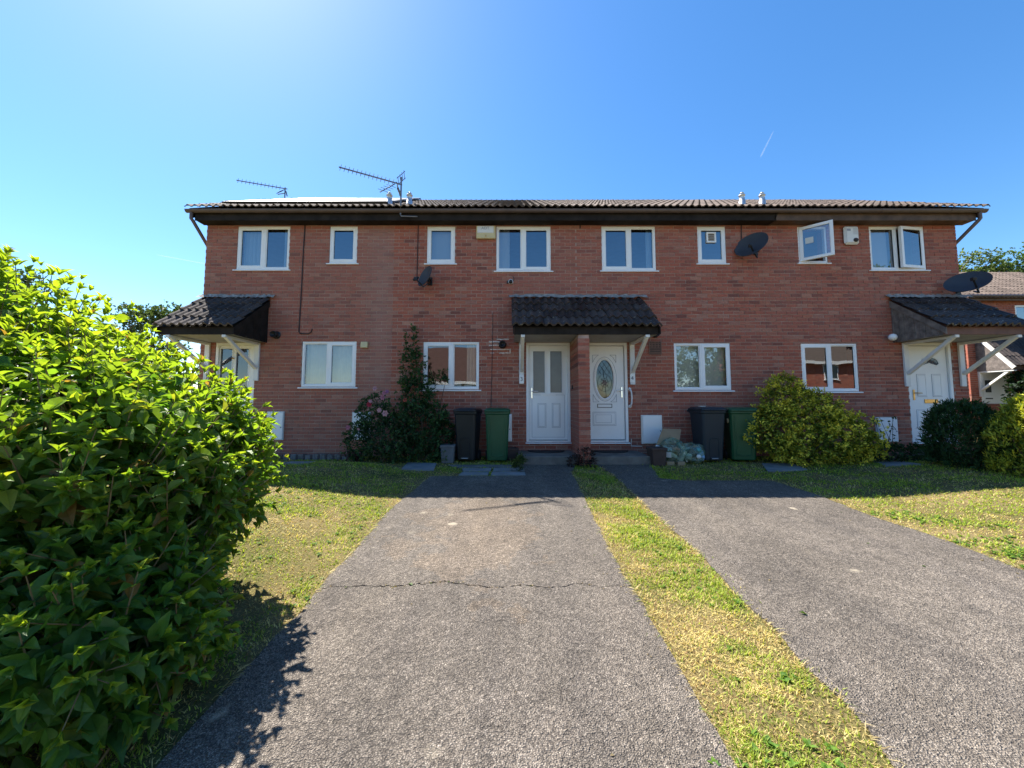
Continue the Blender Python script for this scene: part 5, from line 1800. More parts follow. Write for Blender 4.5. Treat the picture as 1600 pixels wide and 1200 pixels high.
# ------------------------------------------------------------------ the big shrub
ELL = [((-2.70, 2.30, 0.66), (1.08, 1.04, .80)), ((-3.32, 2.45, 0.98), (.78, .9, .96)), ((-2.78, 2.1, 0.12), (.78, .78, .62)), ((-1.95, 1.78, 0.02), (.52, .50, .48)), ((-3.8, 3.1, .5), (1.0, 1.1, 1.1)), ((-2.6, 1.45, 0.1), (.6, .5, .6))]
def big_shrub():
    root = thing('garden_shrub', 'very large bright green leafy shrub in the left foreground beside the driveway', 'shrub', (-2.9, 2.6, gz(-2.9, 2.6)))
    rng = np.random.default_rng(21)
    P_, Dv, Nv, L_, W_2, C_ = [], [], [], [], [], []
    stems = []
    n_shoot = 1420
    made = 0
    tries = 0
    while made < n_shoot and tries < 40000:
        tries += 1
        c, r_ = ELL[rng.choice(6, p=[.36, .22, .14, .10, .10, .08])]
        v = rng.normal(size=3); v /= np.linalg.norm(v)
        p = np.array(c) + v * np.array(r_) * rng.uniform(.86, 1.0)
        g = gz(p[0], p[1])
        if p[2] < g + .12: continue
        if any((((p - np.array(c2)) / np.array(r2)) ** 2).sum() < .66 for c2, r2 in ELL): continue
        nrm = v / np.array(r_); nrm /= np.linalg.norm(nrm)
        tocam = np.array((0, 0, CAMZ)) - p; dist = np.linalg.norm(tocam); tocam /= dist
        facing = nrm @ tocam
        if facing < -.35 and rng.random() > .25 : continue
        if p[0] < -3.9 and rng.random() > .35: continue
        made += 1
        hgt = (p[2] - g) / 2.0
        ax = nrm * .55 + np.array((0, 0, -.15 + 1.15 * hgt)) + rng.normal(size=3) * .22
        ax /= np.linalg.norm(ax)
        ln = rng.uniform(.24, .52) * (0.8 + .45 * hgt)
        base = p - ax * ln * .75
        npair = int(rng.integers(4, 7))
        a0 = rng.uniform(0, 6.28)
        t1 = np.cross(ax, (0, 0, 1.0)); 
        if np.linalg.norm(t1) < .2: t1 = np.cross(ax, (1.0, 0, 0))
        t1 /= np.linalg.norm(t1); t2 = np.cross(ax, t1)
        stems.append((base - ax * .15, base + ax * ln))
        sz = rng.uniform(.68, 1.28)
        for k in range(npair):
            f = k / (npair - 1)
            q = base + ax * ln * (.12 + .88 * f)
            for s in (0, 1):
                a = a0 + k * math.pi / 2 + s * math.pi + rng.normal() * .25
                out = t1 * math.cos(a) + t2 * math.sin(a)
                droop = rng.uniform(.15, .55) * (1.7 - 1.35 * hgt)
                d = out * (1.0 - .45 * f) + ax * (.25 + .75 * f) + np.array((0, 0, -droop)) + rng.normal(size=3) * .12
                n_ = ax * 1.0 + np.array((0, 0, .5)) - out * .15 + nrm * .35 + rng.normal(size=3) * .22
                l = sz * (.126 - .062 * f ** 1.6) * rng.uniform(.7, 1.25)
                P_.append(q); Dv.append(d); Nv.append(n_); L_.append(l); W_2.append(l * rng.uniform(.44, .56))
                young = (.25 + .75 * f ** 1.5) * min(1, max(0, (hgt - .34) * 1.9)) + rng.normal() * .08  # young shoot tips, plus lit-top and shaded-base lightness put into the tint
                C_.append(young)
        # terminal pair
        for s in (-1, 1):
            P_.append(base + ax * ln); Dv.append(ax + t1 * s * .35); Nv.append(t1 * -s + nrm * .3); L_.append(.058 * sz); W_2.append(.024); C_.append(1.0)
    # inner leaves in the darkest tint that close the gaps
    for _ in range(3400):
        c, r_ = ELL[rng.choice(6, p=[.36, .22, .14, .10, .10, .08])]
        v = rng.normal(size=3); v /= np.linalg.norm(v)
        p = np.array(c) + v * np.array(r_) * rng.uniform(.62, .88)
        if p[2] < gz(p[0], p[1]) + .05: continue
        out = v + rng.normal(size=3) * .5
        P_.append(p); Dv.append(out + np.array((0, 0, -.4))); Nv.append(np.array((0, 0, 1.0)) + v * .5 + rng.normal(size=3) * .4)
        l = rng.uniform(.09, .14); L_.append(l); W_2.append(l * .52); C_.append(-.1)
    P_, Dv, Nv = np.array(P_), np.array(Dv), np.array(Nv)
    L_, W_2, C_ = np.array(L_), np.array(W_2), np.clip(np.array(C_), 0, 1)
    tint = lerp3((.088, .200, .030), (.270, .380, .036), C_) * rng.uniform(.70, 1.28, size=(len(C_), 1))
    old = rng.random(len(C_)) < .022
    tint[old] = np.array((.26, .17, .05))
    yel = rng.random(len(C_)) < .05
    tint[yel] = tint[yel] * .4 + np.array((.30, .30, .04)) * .6
    # leaves that show largest stand alone
    rel = P_ - np.array((0, 0, CAMZ))
    a_ = rel[:, 1] * math.cos(TH) + rel[:, 2] * math.sin(TH)
    b_2 = -rel[:, 1] * math.sin(TH) + rel[:, 2] * math.cos(TH)
    uu = CX + F * rel[:, 0] / np.maximum(a_, .1); vv = CY - F * b_2 / np.maximum(a_, .1)
    n_u = unit(Nv); vd = unit(rel)
    area = L_ * W_2 / np.maximum(a_, .3) ** 2 * np.abs((n_u * vd).sum(1)).clip(.2)
    outer = np.min([(((P_ - np.array(c)) / np.array(r_)) ** 2).sum(1) for c, r_ in ELL], axis=0)
    ok = (uu > 10) & (uu < 470) & (vv > 400) & (vv < 1190) & (a_ > .5) & (outer > 1.0)
    sc = np.where(ok, area, 0)
    idx = np.argsort(-sc)[:300]
    single = np.zeros(len(P_), bool); single[idx] = True
    protos = []
    for k, t in enumerate((0.0, .2, .45, .7, 1.0)):
        V = leaf_arrays(np.zeros((1, 3)), np.array([[1.0, 0, 0]]), np.array([[0, 0, 1.0]]), np.array([1.0]), np.array([1.0]), BIG_T)
        o = None
        protos.append((t, V))
    made_p = {}
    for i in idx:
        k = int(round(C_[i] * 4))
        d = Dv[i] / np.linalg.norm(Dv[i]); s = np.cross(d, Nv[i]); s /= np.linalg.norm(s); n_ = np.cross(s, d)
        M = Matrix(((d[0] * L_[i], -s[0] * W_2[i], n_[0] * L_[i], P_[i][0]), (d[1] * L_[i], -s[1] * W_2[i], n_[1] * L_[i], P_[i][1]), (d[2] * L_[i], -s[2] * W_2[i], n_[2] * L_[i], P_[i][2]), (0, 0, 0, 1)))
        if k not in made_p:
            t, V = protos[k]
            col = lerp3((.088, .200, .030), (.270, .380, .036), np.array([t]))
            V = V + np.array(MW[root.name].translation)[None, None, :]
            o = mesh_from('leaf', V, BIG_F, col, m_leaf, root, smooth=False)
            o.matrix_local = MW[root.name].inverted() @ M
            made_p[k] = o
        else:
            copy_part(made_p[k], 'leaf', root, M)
    keep = ~single
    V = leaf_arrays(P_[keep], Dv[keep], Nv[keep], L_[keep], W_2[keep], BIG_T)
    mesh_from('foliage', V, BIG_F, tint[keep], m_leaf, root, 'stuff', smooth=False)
    q = MB()
    for a, b in stems[::2]:
        q.tube([a, (a + b) / 2 + rng.normal(size=3) * .01, b], [.006, .0045, .002], 5, caps=False)
    for k in range(26):
        b0 = np.array((-2.8 + rng.uniform(-.5, .5), 2.6 + rng.uniform(-.6, .6), 0)); b0[2] = gz(b0[0], b0[1])
        a = rng.uniform(0, 6.28); rr_ = rng.uniform(.2, .55)
        tip = b0 + np.array((math.cos(a) * rr_, math.sin(a) * rr_, rng.uniform(.5, 1.1)))
        mid = (b0 + tip) / 2 + np.array((0, 0, .2))
        q.tube([b0, mid, tip], [.016, .012, .006], 6, caps=False)
    # dry seed heads of last year near the lens
    for k in range(5):
        b0 = np.array((-1.95 - .12 * k, 1.35 + .05 * k, .15 + .12 * (k % 3)))
        for j in range(4):
            q.tube([b0, b0 + np.array((rng.uniform(-.12, .12), rng.uniform(-.1, .02), rng.uniform(.05, .25)))], [.004, .002], 4, caps=False)
    q.build('stem', m_stem, root, kind='stuff', fix=False)
big_shrub()

# ------------------------------------------------------------------ other shrubs
def shrub(name, label, cat, blobs, n, size, cols, loc, m=None, tips=None, T=SMALL_T, FC=SMALL_F, cluster=5, lumps=3.0, upright=.4, aspect=.5, seed=1, stems=8, inner=.55, shell=.80, group=None, part='foliage', fray=.12, elong=1.0):
    rng = np.random.default_rng(seed)
    root = thing(name, label, cat, loc, 0, group)
    P_, Dv, Nv, depth = [], [], [], []
    w = np.array([r[0] * r[1] * r[2] for _, r in blobs]) ** (2 / 3); w /= w.sum()
    nc = n // cluster
    which = rng.choice(len(blobs), nc, p=w)
    v = unit(rng.normal(size=(nc, 3)))
    C = np.array([b[0] for b in blobs])[which]; Rr = np.array([b[1] for b in blobs])[which]
    rad = np.where(rng.random(nc) < .72, rng.uniform(shell, 1.0, nc), rng.uniform(inner, shell, nc))
    nz = vnoise(v * 1.0 + C * .7, lumps, seed + 3)
    rad2 = rad * (1 + (nz - .5) * 2 * fray)
    pts = C + v * Rr * rad2[:, None]
    nm = unit(v / Rr)
    # drop what lies deep inside another blob
    deep = np.zeros(nc, bool)
    for c, r in blobs:
        deep |= (((pts - np.array(c)) / np.array(r)) ** 2).sum(1) < (inner * .9) ** 2
    gzv = np.array([gz(p[0], p[1]) for p in pts])
    keep = ~deep & (pts[:, 2] > gzv + .02)
    pts, nm, rad, nz = pts[keep], nm[keep], rad[keep], nz[keep]
    k = len(pts)
    ax = unit(nm * .8 + np.array((0, 0, upright)) + rng.normal(size=(k, 3)) * .35)
    pp = np.repeat(pts, cluster, 0); aa = np.repeat(ax, cluster, 0); rd = np.repeat(rad, cluster); nzz = np.repeat(nz, cluster)
    j = rng.normal(size=pp.shape)
    dv = unit(aa * .7 + unit(j) * .8)
    pp = pp + unit(j) * size * .35 * rng.random((len(pp), 1)) + aa * (rng.random((len(pp), 1)) * size * 1.2 * elong)
    nn = aa + rng.normal(size=pp.shape) * .4 + np.array((0, 0, .3))
    L_ = size * rng.uniform(.7, 1.25, len(pp)); W_2 = L_ * aspect * rng.uniform(.8, 1.2, len(pp))
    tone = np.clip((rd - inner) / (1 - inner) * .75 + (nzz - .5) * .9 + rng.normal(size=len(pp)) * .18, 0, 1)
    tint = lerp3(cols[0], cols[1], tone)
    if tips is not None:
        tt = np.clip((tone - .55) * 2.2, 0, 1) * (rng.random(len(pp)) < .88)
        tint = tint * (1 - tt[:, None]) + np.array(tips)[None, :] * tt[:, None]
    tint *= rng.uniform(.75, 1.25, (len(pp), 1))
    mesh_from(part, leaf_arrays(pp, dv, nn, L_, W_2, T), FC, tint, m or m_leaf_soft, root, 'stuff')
    if stems:
        q = MB()
        for s in range(stems):
            c, r = blobs[rng.integers(len(blobs))]
            b0 = np.array((loc[0] + rng.uniform(-.1, .1), loc[1] + rng.uniform(-.1, .1), loc[2] - .02))
            vv = rng.normal(size=3); vv /= np.linalg.norm(vv); vv[2] = abs(vv[2])
            tip = np.array(c) + vv * np.array(r) * .85
            mid = (b0 + tip) / 2 + np.array((0, 0, .08)) + rng.normal(size=3) * .04
            q.tube([b0, mid, tip], [.014, .010, .004], 5, caps=False)
        q.build('stem', m_bark, root, kind='stuff', fix=False)
    return root

# climbing evergreen with the rose in front, left of the black bin
gl = gloc(-1.75, 7.6)
shrub('climbing_shrub', 'dark green climbing shrub trained up the wall beside a downstairs window', 'climbing plant',
      [((-2.10, 7.95, 2.30), (.10, .08, .36)), ((-2.06, 7.92, 1.80), (.20, .11, .42)), ((-1.95, 7.80, 1.22), (.33, .20, .46)), ((-1.78, 7.68, .62), (.46, .30, .62)), ((-1.52, 7.94, 1.66), (.26, .05, .10)), ((-1.42, 7.6, .38), (.30, .26, .42))],
      5200, .070, ((.016, .050, .017), (.060, .130, .038)), gl, m_leaf_soft, None, cluster=5, seed=31, fray=.45, upright=.25, aspect=.45, lumps=5)
rose = shrub('rose_bush', 'rose bush with pink flowers in front of the wall left of the bins', 'rose bush',
      [((-2.50, 7.45, .52), (.52, .38, .52)), ((-2.72, 7.55, .85), (.30, .26, .42)), ((-2.15, 7.40, .42), (.42, .34, .46)), ((-2.95, 7.5, .38), (.26, .26, .40))],
      6500, .055, ((.014, .040, .016), (.060, .120, .036)), gloc(-2.4, 7.45), m_leaf_soft, None, cluster=5, seed=32, fray=.28, upright=.2, aspect=.55)
def flower(root, x, y, z, r, col, seed):
    rng = np.random.default_rng(seed)
    Pp, D_, N_, L_, C_ = [], [], [], [], []
    for ringi, (n, tilt, ln) in enumerate(((6, .15, 1.0), (5, .55, .85), (4, .95, .65))):
        for k in range(n):
            a = 2 * math.pi * k / n + ringi * .5
            out = np.array((math.cos(a), -.25, math.sin(a)))
            D_.append(out * math.cos(tilt) + np.array((0, -1, 0.15)) * math.sin(tilt)); N_.append(np.array((0, -1, .2)) - out * .4)
            Pp.append((x, y, z)); L_.append(r * ln); C_.append(np.array(col) * rng.uniform(.8, 1.15))
    L_ = np.array(L_)
    mesh_from('flower', leaf_arrays(np.array(Pp, float), np.array(D_), np.array(N_), L_, L_ * 1.05, BIG_T), BIG_F, np.array(C_), m_petal, root)
pale, pink, red = (.62, .36, .40), (.52, .22, .30), (.45, .045, .075)
for k, (u, v, r, c) in enumerate(((586, 607, .05, pale), (601, 614, .05, pink), (598, 621, .055, pink), (605, 612, .045, (.42, .2, .38)), (577, 632, .055, red), (579, 627, .04, pale), (593, 641, .05, pale), (602, 646, .065, pale), (633, 625, .045, (.42, .10, .07)), (544, 668, .05, pink), (560, 671, .03, pale))):
    x, z = P(u, v, 7.12 if v > 615 else 7.25)
    flower(rose, x, 7.12 if v > 615 else 7.25, z, r, c, k)
# yellow-green evergreen
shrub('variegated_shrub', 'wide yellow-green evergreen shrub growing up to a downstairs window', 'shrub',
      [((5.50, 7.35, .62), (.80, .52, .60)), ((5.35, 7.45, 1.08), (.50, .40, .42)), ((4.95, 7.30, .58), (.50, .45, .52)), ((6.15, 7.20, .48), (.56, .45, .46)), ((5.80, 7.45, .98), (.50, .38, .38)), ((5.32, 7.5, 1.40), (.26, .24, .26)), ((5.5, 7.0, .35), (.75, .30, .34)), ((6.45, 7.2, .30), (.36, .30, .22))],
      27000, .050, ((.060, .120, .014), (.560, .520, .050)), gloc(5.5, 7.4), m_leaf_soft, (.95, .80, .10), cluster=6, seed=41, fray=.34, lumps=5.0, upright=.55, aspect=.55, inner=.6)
# clipped conifers on the right
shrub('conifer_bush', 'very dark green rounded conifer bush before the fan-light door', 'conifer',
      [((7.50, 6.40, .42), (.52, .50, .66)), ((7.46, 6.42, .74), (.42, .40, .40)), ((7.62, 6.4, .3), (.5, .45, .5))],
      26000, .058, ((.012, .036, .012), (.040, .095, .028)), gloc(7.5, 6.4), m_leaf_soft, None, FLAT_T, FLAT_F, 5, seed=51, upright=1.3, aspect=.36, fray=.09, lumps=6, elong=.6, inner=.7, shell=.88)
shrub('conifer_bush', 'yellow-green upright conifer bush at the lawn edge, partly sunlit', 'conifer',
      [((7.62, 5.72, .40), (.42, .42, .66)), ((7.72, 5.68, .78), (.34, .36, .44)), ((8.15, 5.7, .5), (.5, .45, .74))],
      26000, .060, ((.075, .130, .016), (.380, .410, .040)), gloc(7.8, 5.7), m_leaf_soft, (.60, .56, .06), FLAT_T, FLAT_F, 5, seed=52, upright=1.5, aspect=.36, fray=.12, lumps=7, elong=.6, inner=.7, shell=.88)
# small plants
shrub('border_plant', 'low dark leafy plant at the foot of the wall under the sapling', 'plant',
      [((7.0, 7.30, .10), (.60, .30, .22)), ((7.6, 7.3, .10), (.4, .25, .2))], 1700, .06, ((.012, .035, .012), (.04, .085, .025)), gloc(7.1, 7.3), seed=61, stems=3, fray=.3)
shrub('border_plant', 'low green plant beside the doorstep of the fan-light door', 'plant',
      [((9.0, 6.95, .08), (.5, .3, .2))], 700, .06, ((.012, .035, .012), (.045, .09, .03)), gloc(9.0, 6.95), seed=62, stems=2, fray=.3)
shrub('red_leaved_plant', 'small dark red leaved plant at the foot of the brick pier', 'plant',
      [((1.33, 7.02, .10), (.16, .12, .20)), ((1.12, 7.06, .03), (.12, .10, .12))], 500, .045, ((.020, .012, .010), (.075, .035, .028)), gloc(1.33, 7.02), seed=63, stems=3, fray=.3)
shrub('pink_plant', 'small pinkish plant at the end of the log-roll edging', 'plant', [((-3.05, 7.45, .05), (.12, .1, .09))], 180, .05, ((.06, .02, .025), (.20, .07, .08)), gloc(-3.05, 7.45), seed=64, stems=0, fray=.3)
for k, (x, y, lab) in enumerate(((.16, 7.05, 'weed at the left front corner of the two-light doorstep'), (.10, 6.62, 'tuft of grass at the edge of the paving slabs'))):
    shrub('weed', lab, 'weed', [((x, y, gz(x, y) + .06), (.08, .06, .12))], 220, .06, ((.03, .06, .012), (.10, .13, .03)), gloc(x, y), seed=66 + k, stems=0, fray=.4, upright=1.0, aspect=.25)
# bare-stemmed sapling
sp = thing('sapling', 'thin young sapling standing before the meter box near the fan-light door', 'sapling', gloc(7.25, 7.55))
q = MB(); rs = np.random.default_rng(4)
b0 = np.array(gloc(7.25, 7.55)); tips_ = []
for a in range(4):
    tip = b0 + np.array((rs.uniform(-.18, .22), rs.uniform(-.1, .1), rs.uniform(.5, .85)))
    q.tube([b0, (b0 + tip) / 2 + rs.normal(size=3) * .03, tip], [.007, .005, .003], 5, caps=False); tips_.append((b0, tip))
q.build('stem', m_bark, sp, kind='stuff', fix=False)
pp = np.array([a + (b - a) * t + rs.normal(size=3) * .03 for a, b in tips_ for t in rs.uniform(.45, 1.05, 9)])
mesh_from('foliage', leaf_arrays(pp, rs.normal(size=pp.shape), rs.normal(size=pp.shape) + np.array((0, 0, 1)), np.full(len(pp), .06), np.full(len(pp), .035), SMALL_T), SMALL_F, np.full((len(pp), 3), .05) * np.array((.6, 1.3, .4)), m_leaf_soft, sp, 'stuff')
# daisies along the shaded lawn edge
q = MB()
pts = [G(1485 + 12 * k + random.uniform(-8, 8), 731 + random.uniform(-3, 9)) for k in range(14)]
for x, y in pts:
    z = gz(x, y) + .055
    q.lathe([(.001, .006), (.012, .006), (.020, .0)], Matrix.Translation((x, y, z)) @ Matrix.Rotation(random.uniform(-.4, .4), 4, 'X'), 7)
    q.tube([(x, y, z - .05), (x, y, z)], .002, 4)
dz_ = q.build('daisies', m_upvc, None, fix=False); dz_['kind'] = 'stuff'

# ------------------------------------------------------------------ trees
def tree(label, x, y, h, blobs, n, size, cols, seed, group=None, zbase=None, tips=None):
    z0 = gz(x, y) if zbase is None else zbase
    rng = np.random.default_rng(seed)
    root = shrub('tree', label, 'tree', blobs, n, size, cols, (x, y, z0), m_leaf_soft, tips, cluster=6, seed=seed, stems=0, fray=.35, lumps=2.2, shell=.7, inner=.35, upright=.2, aspect=.6, group=group, part='crown')
    q = MB()
    q.tube([(x, y, z0 - .1), (x + .1, y, z0 + h * .35), (x, y, z0 + h * .8)], [h * .03, h * .022, h * .008], 9)
    for k in range(9):
        c, r = blobs[k % len(blobs)]
        v = rng.normal(size=3); v /= np.linalg.norm(v)
        tip = np.array(c) + v * np.array(r) * .75
        b0 = np.array((x, y, z0 + h * rng.uniform(.3, .6)))
        q.tube([b0, (b0 + tip) / 2 + rng.normal(size=3) * .1, tip], [h * .010, h * .007, h * .003], 6, caps=False)
    q.build('trunk', m_bark, root, fix=False)
    return root
def blob_px(u, v, Y, r):
    x, z = P(u, v, Y); return ((x, Y, z), r)
TG = 'trees beyond the houses'
tree('light green tree standing just beyond the right end of the terrace', 23.5, 24, 7, [blob_px(1525, 418, 24, (1.2, 1.0, 1.1)), blob_px(1505, 440, 24, (1.0, 1, .9)), blob_px(1545, 440, 24, (1.2, 1, 1.0))], 4200, .16, ((.05, .085, .02), (.15, .20, .05)), 71, TG)
tree('darker green tree above the neighbouring roof at the right edge', 26.5, 24, 7, [blob_px(1600, 415, 24, (1.6, 1.2, 1.1)), blob_px(1572, 432, 24, (1.2, 1, .8)), blob_px(1640, 425, 24, (1.8, 1.2, 1.4))], 5200, .16, ((.03, .07, .015), (.10, .16, .03)), 72, TG)
tree('distant tree seen just over the porch roof at the left end', -18.5, 20, 5, [blob_px(240, 500, 20, (1.0, 1, .6)), blob_px(268, 494, 20, (.8, 1, .5)), blob_px(215, 500, 20, (1.0, 1, .6)), blob_px(240, 530, 20, (1.4, 1.2, 1.3)), blob_px(230, 570, 20, (1.3, 1.2, 1.2))], 6500, .15, ((.05, .085, .03), (.12, .17, .06)), 73, TG)
tree('distant tree showing above the top of the big green shrub', -28, 20, 8, [blob_px(8, 436, 20, (1.5, 1.2, .6)), blob_px(-40, 438, 20, (1.6, 1.2, .9)), blob_px(50, 452, 20, (1.2, 1, .6)), blob_px(-10, 480, 20, (1.9, 1.4, 1.5)), blob_px(-20, 530, 20, (2.0, 1.5, 1.6)), blob_px(0, 575, 20, (1.8, 1.4, 1.4))], 8500, .17, ((.03, .06, .025), (.08, .12, .05)), 74, TG)
tree('very dark conifer tree beside the neighbouring porch at the right edge', 17.9, 12.6, 3.4, [blob_px(1622, 612, 12.6, (.60, .6, .85)), blob_px(1655, 570, 12.6, (.7, .7, 1.0))], 6000, .11, ((.006, .018, .008), (.02, .05, .018)), 75, TG)

# ------------------------------------------------------------------ neighbouring house on the right
def neighbour():
    YN = 13.7
    x0 = P(1513, 560, YN)[0]; x1 = x0 + 8.2
    h = thing('terraced_house', 'neighbouring brick house with brown tiled roof behind the right end of the terrace', 'house', ((x0 + x1) / 2, YN, 0))
    ze = P(1560, 467, YN)[1]; yr = YN + 3.4; zr = P(1560, 431, yr)[1]
    wx0, wx1, wz0, wz1 = rect(1587, 1625, 477, 512, YN)
    dx0, dx1, dz0, dz1 = rect(1531, 1582, 545, 631, YN)
    hs = [(wx0, wx1, wz0, wz1), (dx0, dx1, dz0, dz1)]
    xs = sorted({x0, x1, *[a for k in hs for a in k[:2]]}); zs = sorted({-.3, ze, *[a for k in hs for a in k[2:]]})
    q = MB()
    for a, b in zip(xs[:-1], xs[1:]):
        for c, d in zip(zs[:-1], zs[1:]):
            if any(k[0] < (a + b) / 2 < k[1] and k[2] < (c + d) / 2 < k[3] for k in hs): continue
            q.add([(a, YN + .012, c), (b, YN + .012, c), (b, YN + .012, d), (a, YN + .012, d)], [(0, 1, 2, 3)], 0)
    yb = YN + 6.8
    q.add([(x0, YN + .012, -.3), (x0, yb, -.3), (x0, yb, ze), (x0, yr, zr - .2), (x0, YN + .012, ze)], [(0, 1, 2, 3, 4)], 1)
    q.add([(x1, YN + .012, -.3), (x1, yb, -.3), (x1, yb, ze), (x1, yr, zr - .2), (x1, YN + .012, ze)], [(4, 3, 2, 1, 0)], 1)
    q.add([(x0, yb, -.3), (x1, yb, -.3), (x1, yb, ze), (x0, yb, ze)], [(3, 2, 1, 0)], 1)
    q.add([(x0 + .02, YN + 1.6, -.2), (x1 - .02, YN + 1.6, -.2), (x1 - .02, YN + 1.6, ze), (x0 + .02, YN + 1.6, ze)], [(0, 1, 2, 3)], 2)
    q.build('wall', [m_mortar, m_brick, m_dark_int], h, fix=False)
    full, cuts = brick_rects(x0, x1, -.2, ze, hs)
    r = random.Random(77); mb = MB()
    for a, b, c, d in full + cuts:
        brick_box(mb, a, b, c, d, YN, YN + .02, r)
    mb.build('brickwork', m_brick, h, kind='stuff', fix=False)
    ang = math.atan2(zr - ze, yr - YN)
    sl = math.hypot(zr - ze, yr - YN) + .35
    M0 = Matrix.Translation((0, YN - .33 * math.cos(ang), ze - .33 * math.sin(ang) + .1)) @ Matrix.Rotation(ang, 4, 'X')
    nr = 11; ga = sl / nr; nc = 28; first = None
    for c in range(nc):
        for k in range(nr):
            M = M0 @ Matrix.Translation((x0 - .12 + c * .30, k * ga, .03 + rr.uniform(-.004, .004)))
            if (x0 - .12 + c * .3) > 23: continue
            if first is None:
                first = tile_mesh(.30, ga + .07).build('tile', m_tile, h, local=True, fix=False); first.matrix_local = MW[h.name].inverted() @ M
            else: copy_part(first, 'tile', h, M)
    q = MB()
    a = M0 @ Vector((x0 - .12, .03, 0)); b = M0 @ Vector((x1 + .12, .03, 0)); c = M0 @ Vector((x1 + .12, sl, 0)); d = M0 @ Vector((x0 - .12, sl, 0))
    q.add([a, b, c, d], [(0, 1, 2, 3)]); q.add([d, c, (c.x, 2 * yr - a.y, a.z), (d.x, 2 * yr - a.y, a.z)], [(0, 1, 2, 3)])
    q.build('roof_deck', m_tile, h, fix=False)
    q = MB(); q.box(x0 - .1, x1 + .1, YN - .22, YN - .20, ze - .12, ze + .06); q.build('fascia', m_brown_wood, h)
    q = MB(); q.tube([(x0 - .14, YN - .27, ze + .04), (x1 + .1, YN - .27, ze + .04)], .055, 8); q.build('gutter', m_gutter, h)
    q = MB(); ring(q, wx0, wx1, wz0, wz1, .06, YN + .01, YN + .06); q.box((wx0 + wx1) / 2 - .03, (wx0 + wx1) / 2 + .03, YN + .01, YN + .06, wz0, wz1)
    w = q.build('window', m_upvc, h, bev=.004)
    pane_quad(wx0 + .06, wx1 - .06, wz0 + .06, wz1 - .06, YN + .04).build('pane', m_glass, w, fix=False)
    # door with a dark light
    q = MB(); q.box(dx0 + .1, dx1 - .1, YN + .04, YN + .09, dz0, dz1 - .08)
    q.box(dx0, dx0 + .1, YN, YN + .08, dz0, dz1); q.box(dx1 - .1, dx1, YN, YN + .08, dz0, dz1); q.box(dx0 + .1, dx1 - .1, YN, YN + .08, dz1 - .08, dz1)
    d_ = q.build('door', m_upvc, h, bev=.004)
    g = rect(1541.5, 1550.5, 594, 613, YN)
    q = MB(); q.box(g[0], g[1], YN + .034, YN + .05, g[2], g[3]); q.build('pane', m_bin_black, d_)
    q = MB(); q.box(g[0] - .02, g[1] + .03, YN + .034, YN + .05, g[2] - .24, g[2] - .20); q.build('letterbox', m_bin_black, d_)
    # lean-to porch
    pz, pf = P(1530, 519, YN)[1], P(1575, 572, YN - 1.05)[1]
    p0, p1 = P(1522, 545, YN)[0], P(1522, 545, YN)[0] + 2.4
    pr = thing('porch', None, None, (p0 + 1, YN, 0), parent=h)
    ang2 = math.atan2(pz - pf, 1.05); ln = math.hypot(pz - pf, 1.05)
    M1 = Matrix.Translation((0, YN - 1.05, pf)) @ Matrix.Rotation(ang2, 4, 'X')
    f2 = None
    for c in range(8):
        for k in range(4):
            M = M1 @ Matrix.Translation((p0 + c * .3, k * (ln / 4), .03 + rr.uniform(-.005, .006)))
            if f2 is None:
                f2 = tile_mesh(.3, ln / 4 + .06).build('tile', m_porch_tile_brown, pr, local=True, fix=False); f2.matrix_local = MW[pr.name].inverted() @ M
            else: copy_part(f2, 'tile', pr, M)
    q = MB(); q.add([M1 @ Vector((p0, .02, 0)), M1 @ Vector((p1, .02, 0)), M1 @ Vector((p1, ln, 0)), M1 @ Vector((p0, ln, 0))], [(0, 1, 2, 3)]); q.build('roof_deck', m_black_wood, pr, fix=False)
    q = MB(); q.box(p0 + .05, p1 - .05, YN - 1.0, YN - .975, pf - .12, pf + .01); q.build('fascia', m_brown_wood, pr)
    q = MB(); q.prism([(YN - 1.0, pf - .02), (YN, pz - .04), (YN, pf - .1), (YN - 1.0, pf - .1)], 'x', p0 + .04, p0 + .06); q.build('board', m_old_wood, pr)
    q = MB(); q.bar((p0 + .03, YN - 1.03, pf - .05), (p0 + .03, YN, pz - .06), .03, .12); q.build('barge_board', m_white, pr)
    for bx in (p0 + .1, p0 + 1.6):
        q = MB(); q.box(bx - .06, bx + .06, YN - .05, YN, pf - 1.0, pf - .1); q.box(bx - .05, bx + .05, YN - 1.0, YN - .05, pf - .15, pf - .1)
        q.bar((bx, YN - .06, pf - .75), (bx, YN - .85, pf - .13), .07, .07); q.build('bracket', m_white, pr, bev=.004)
neighbour()

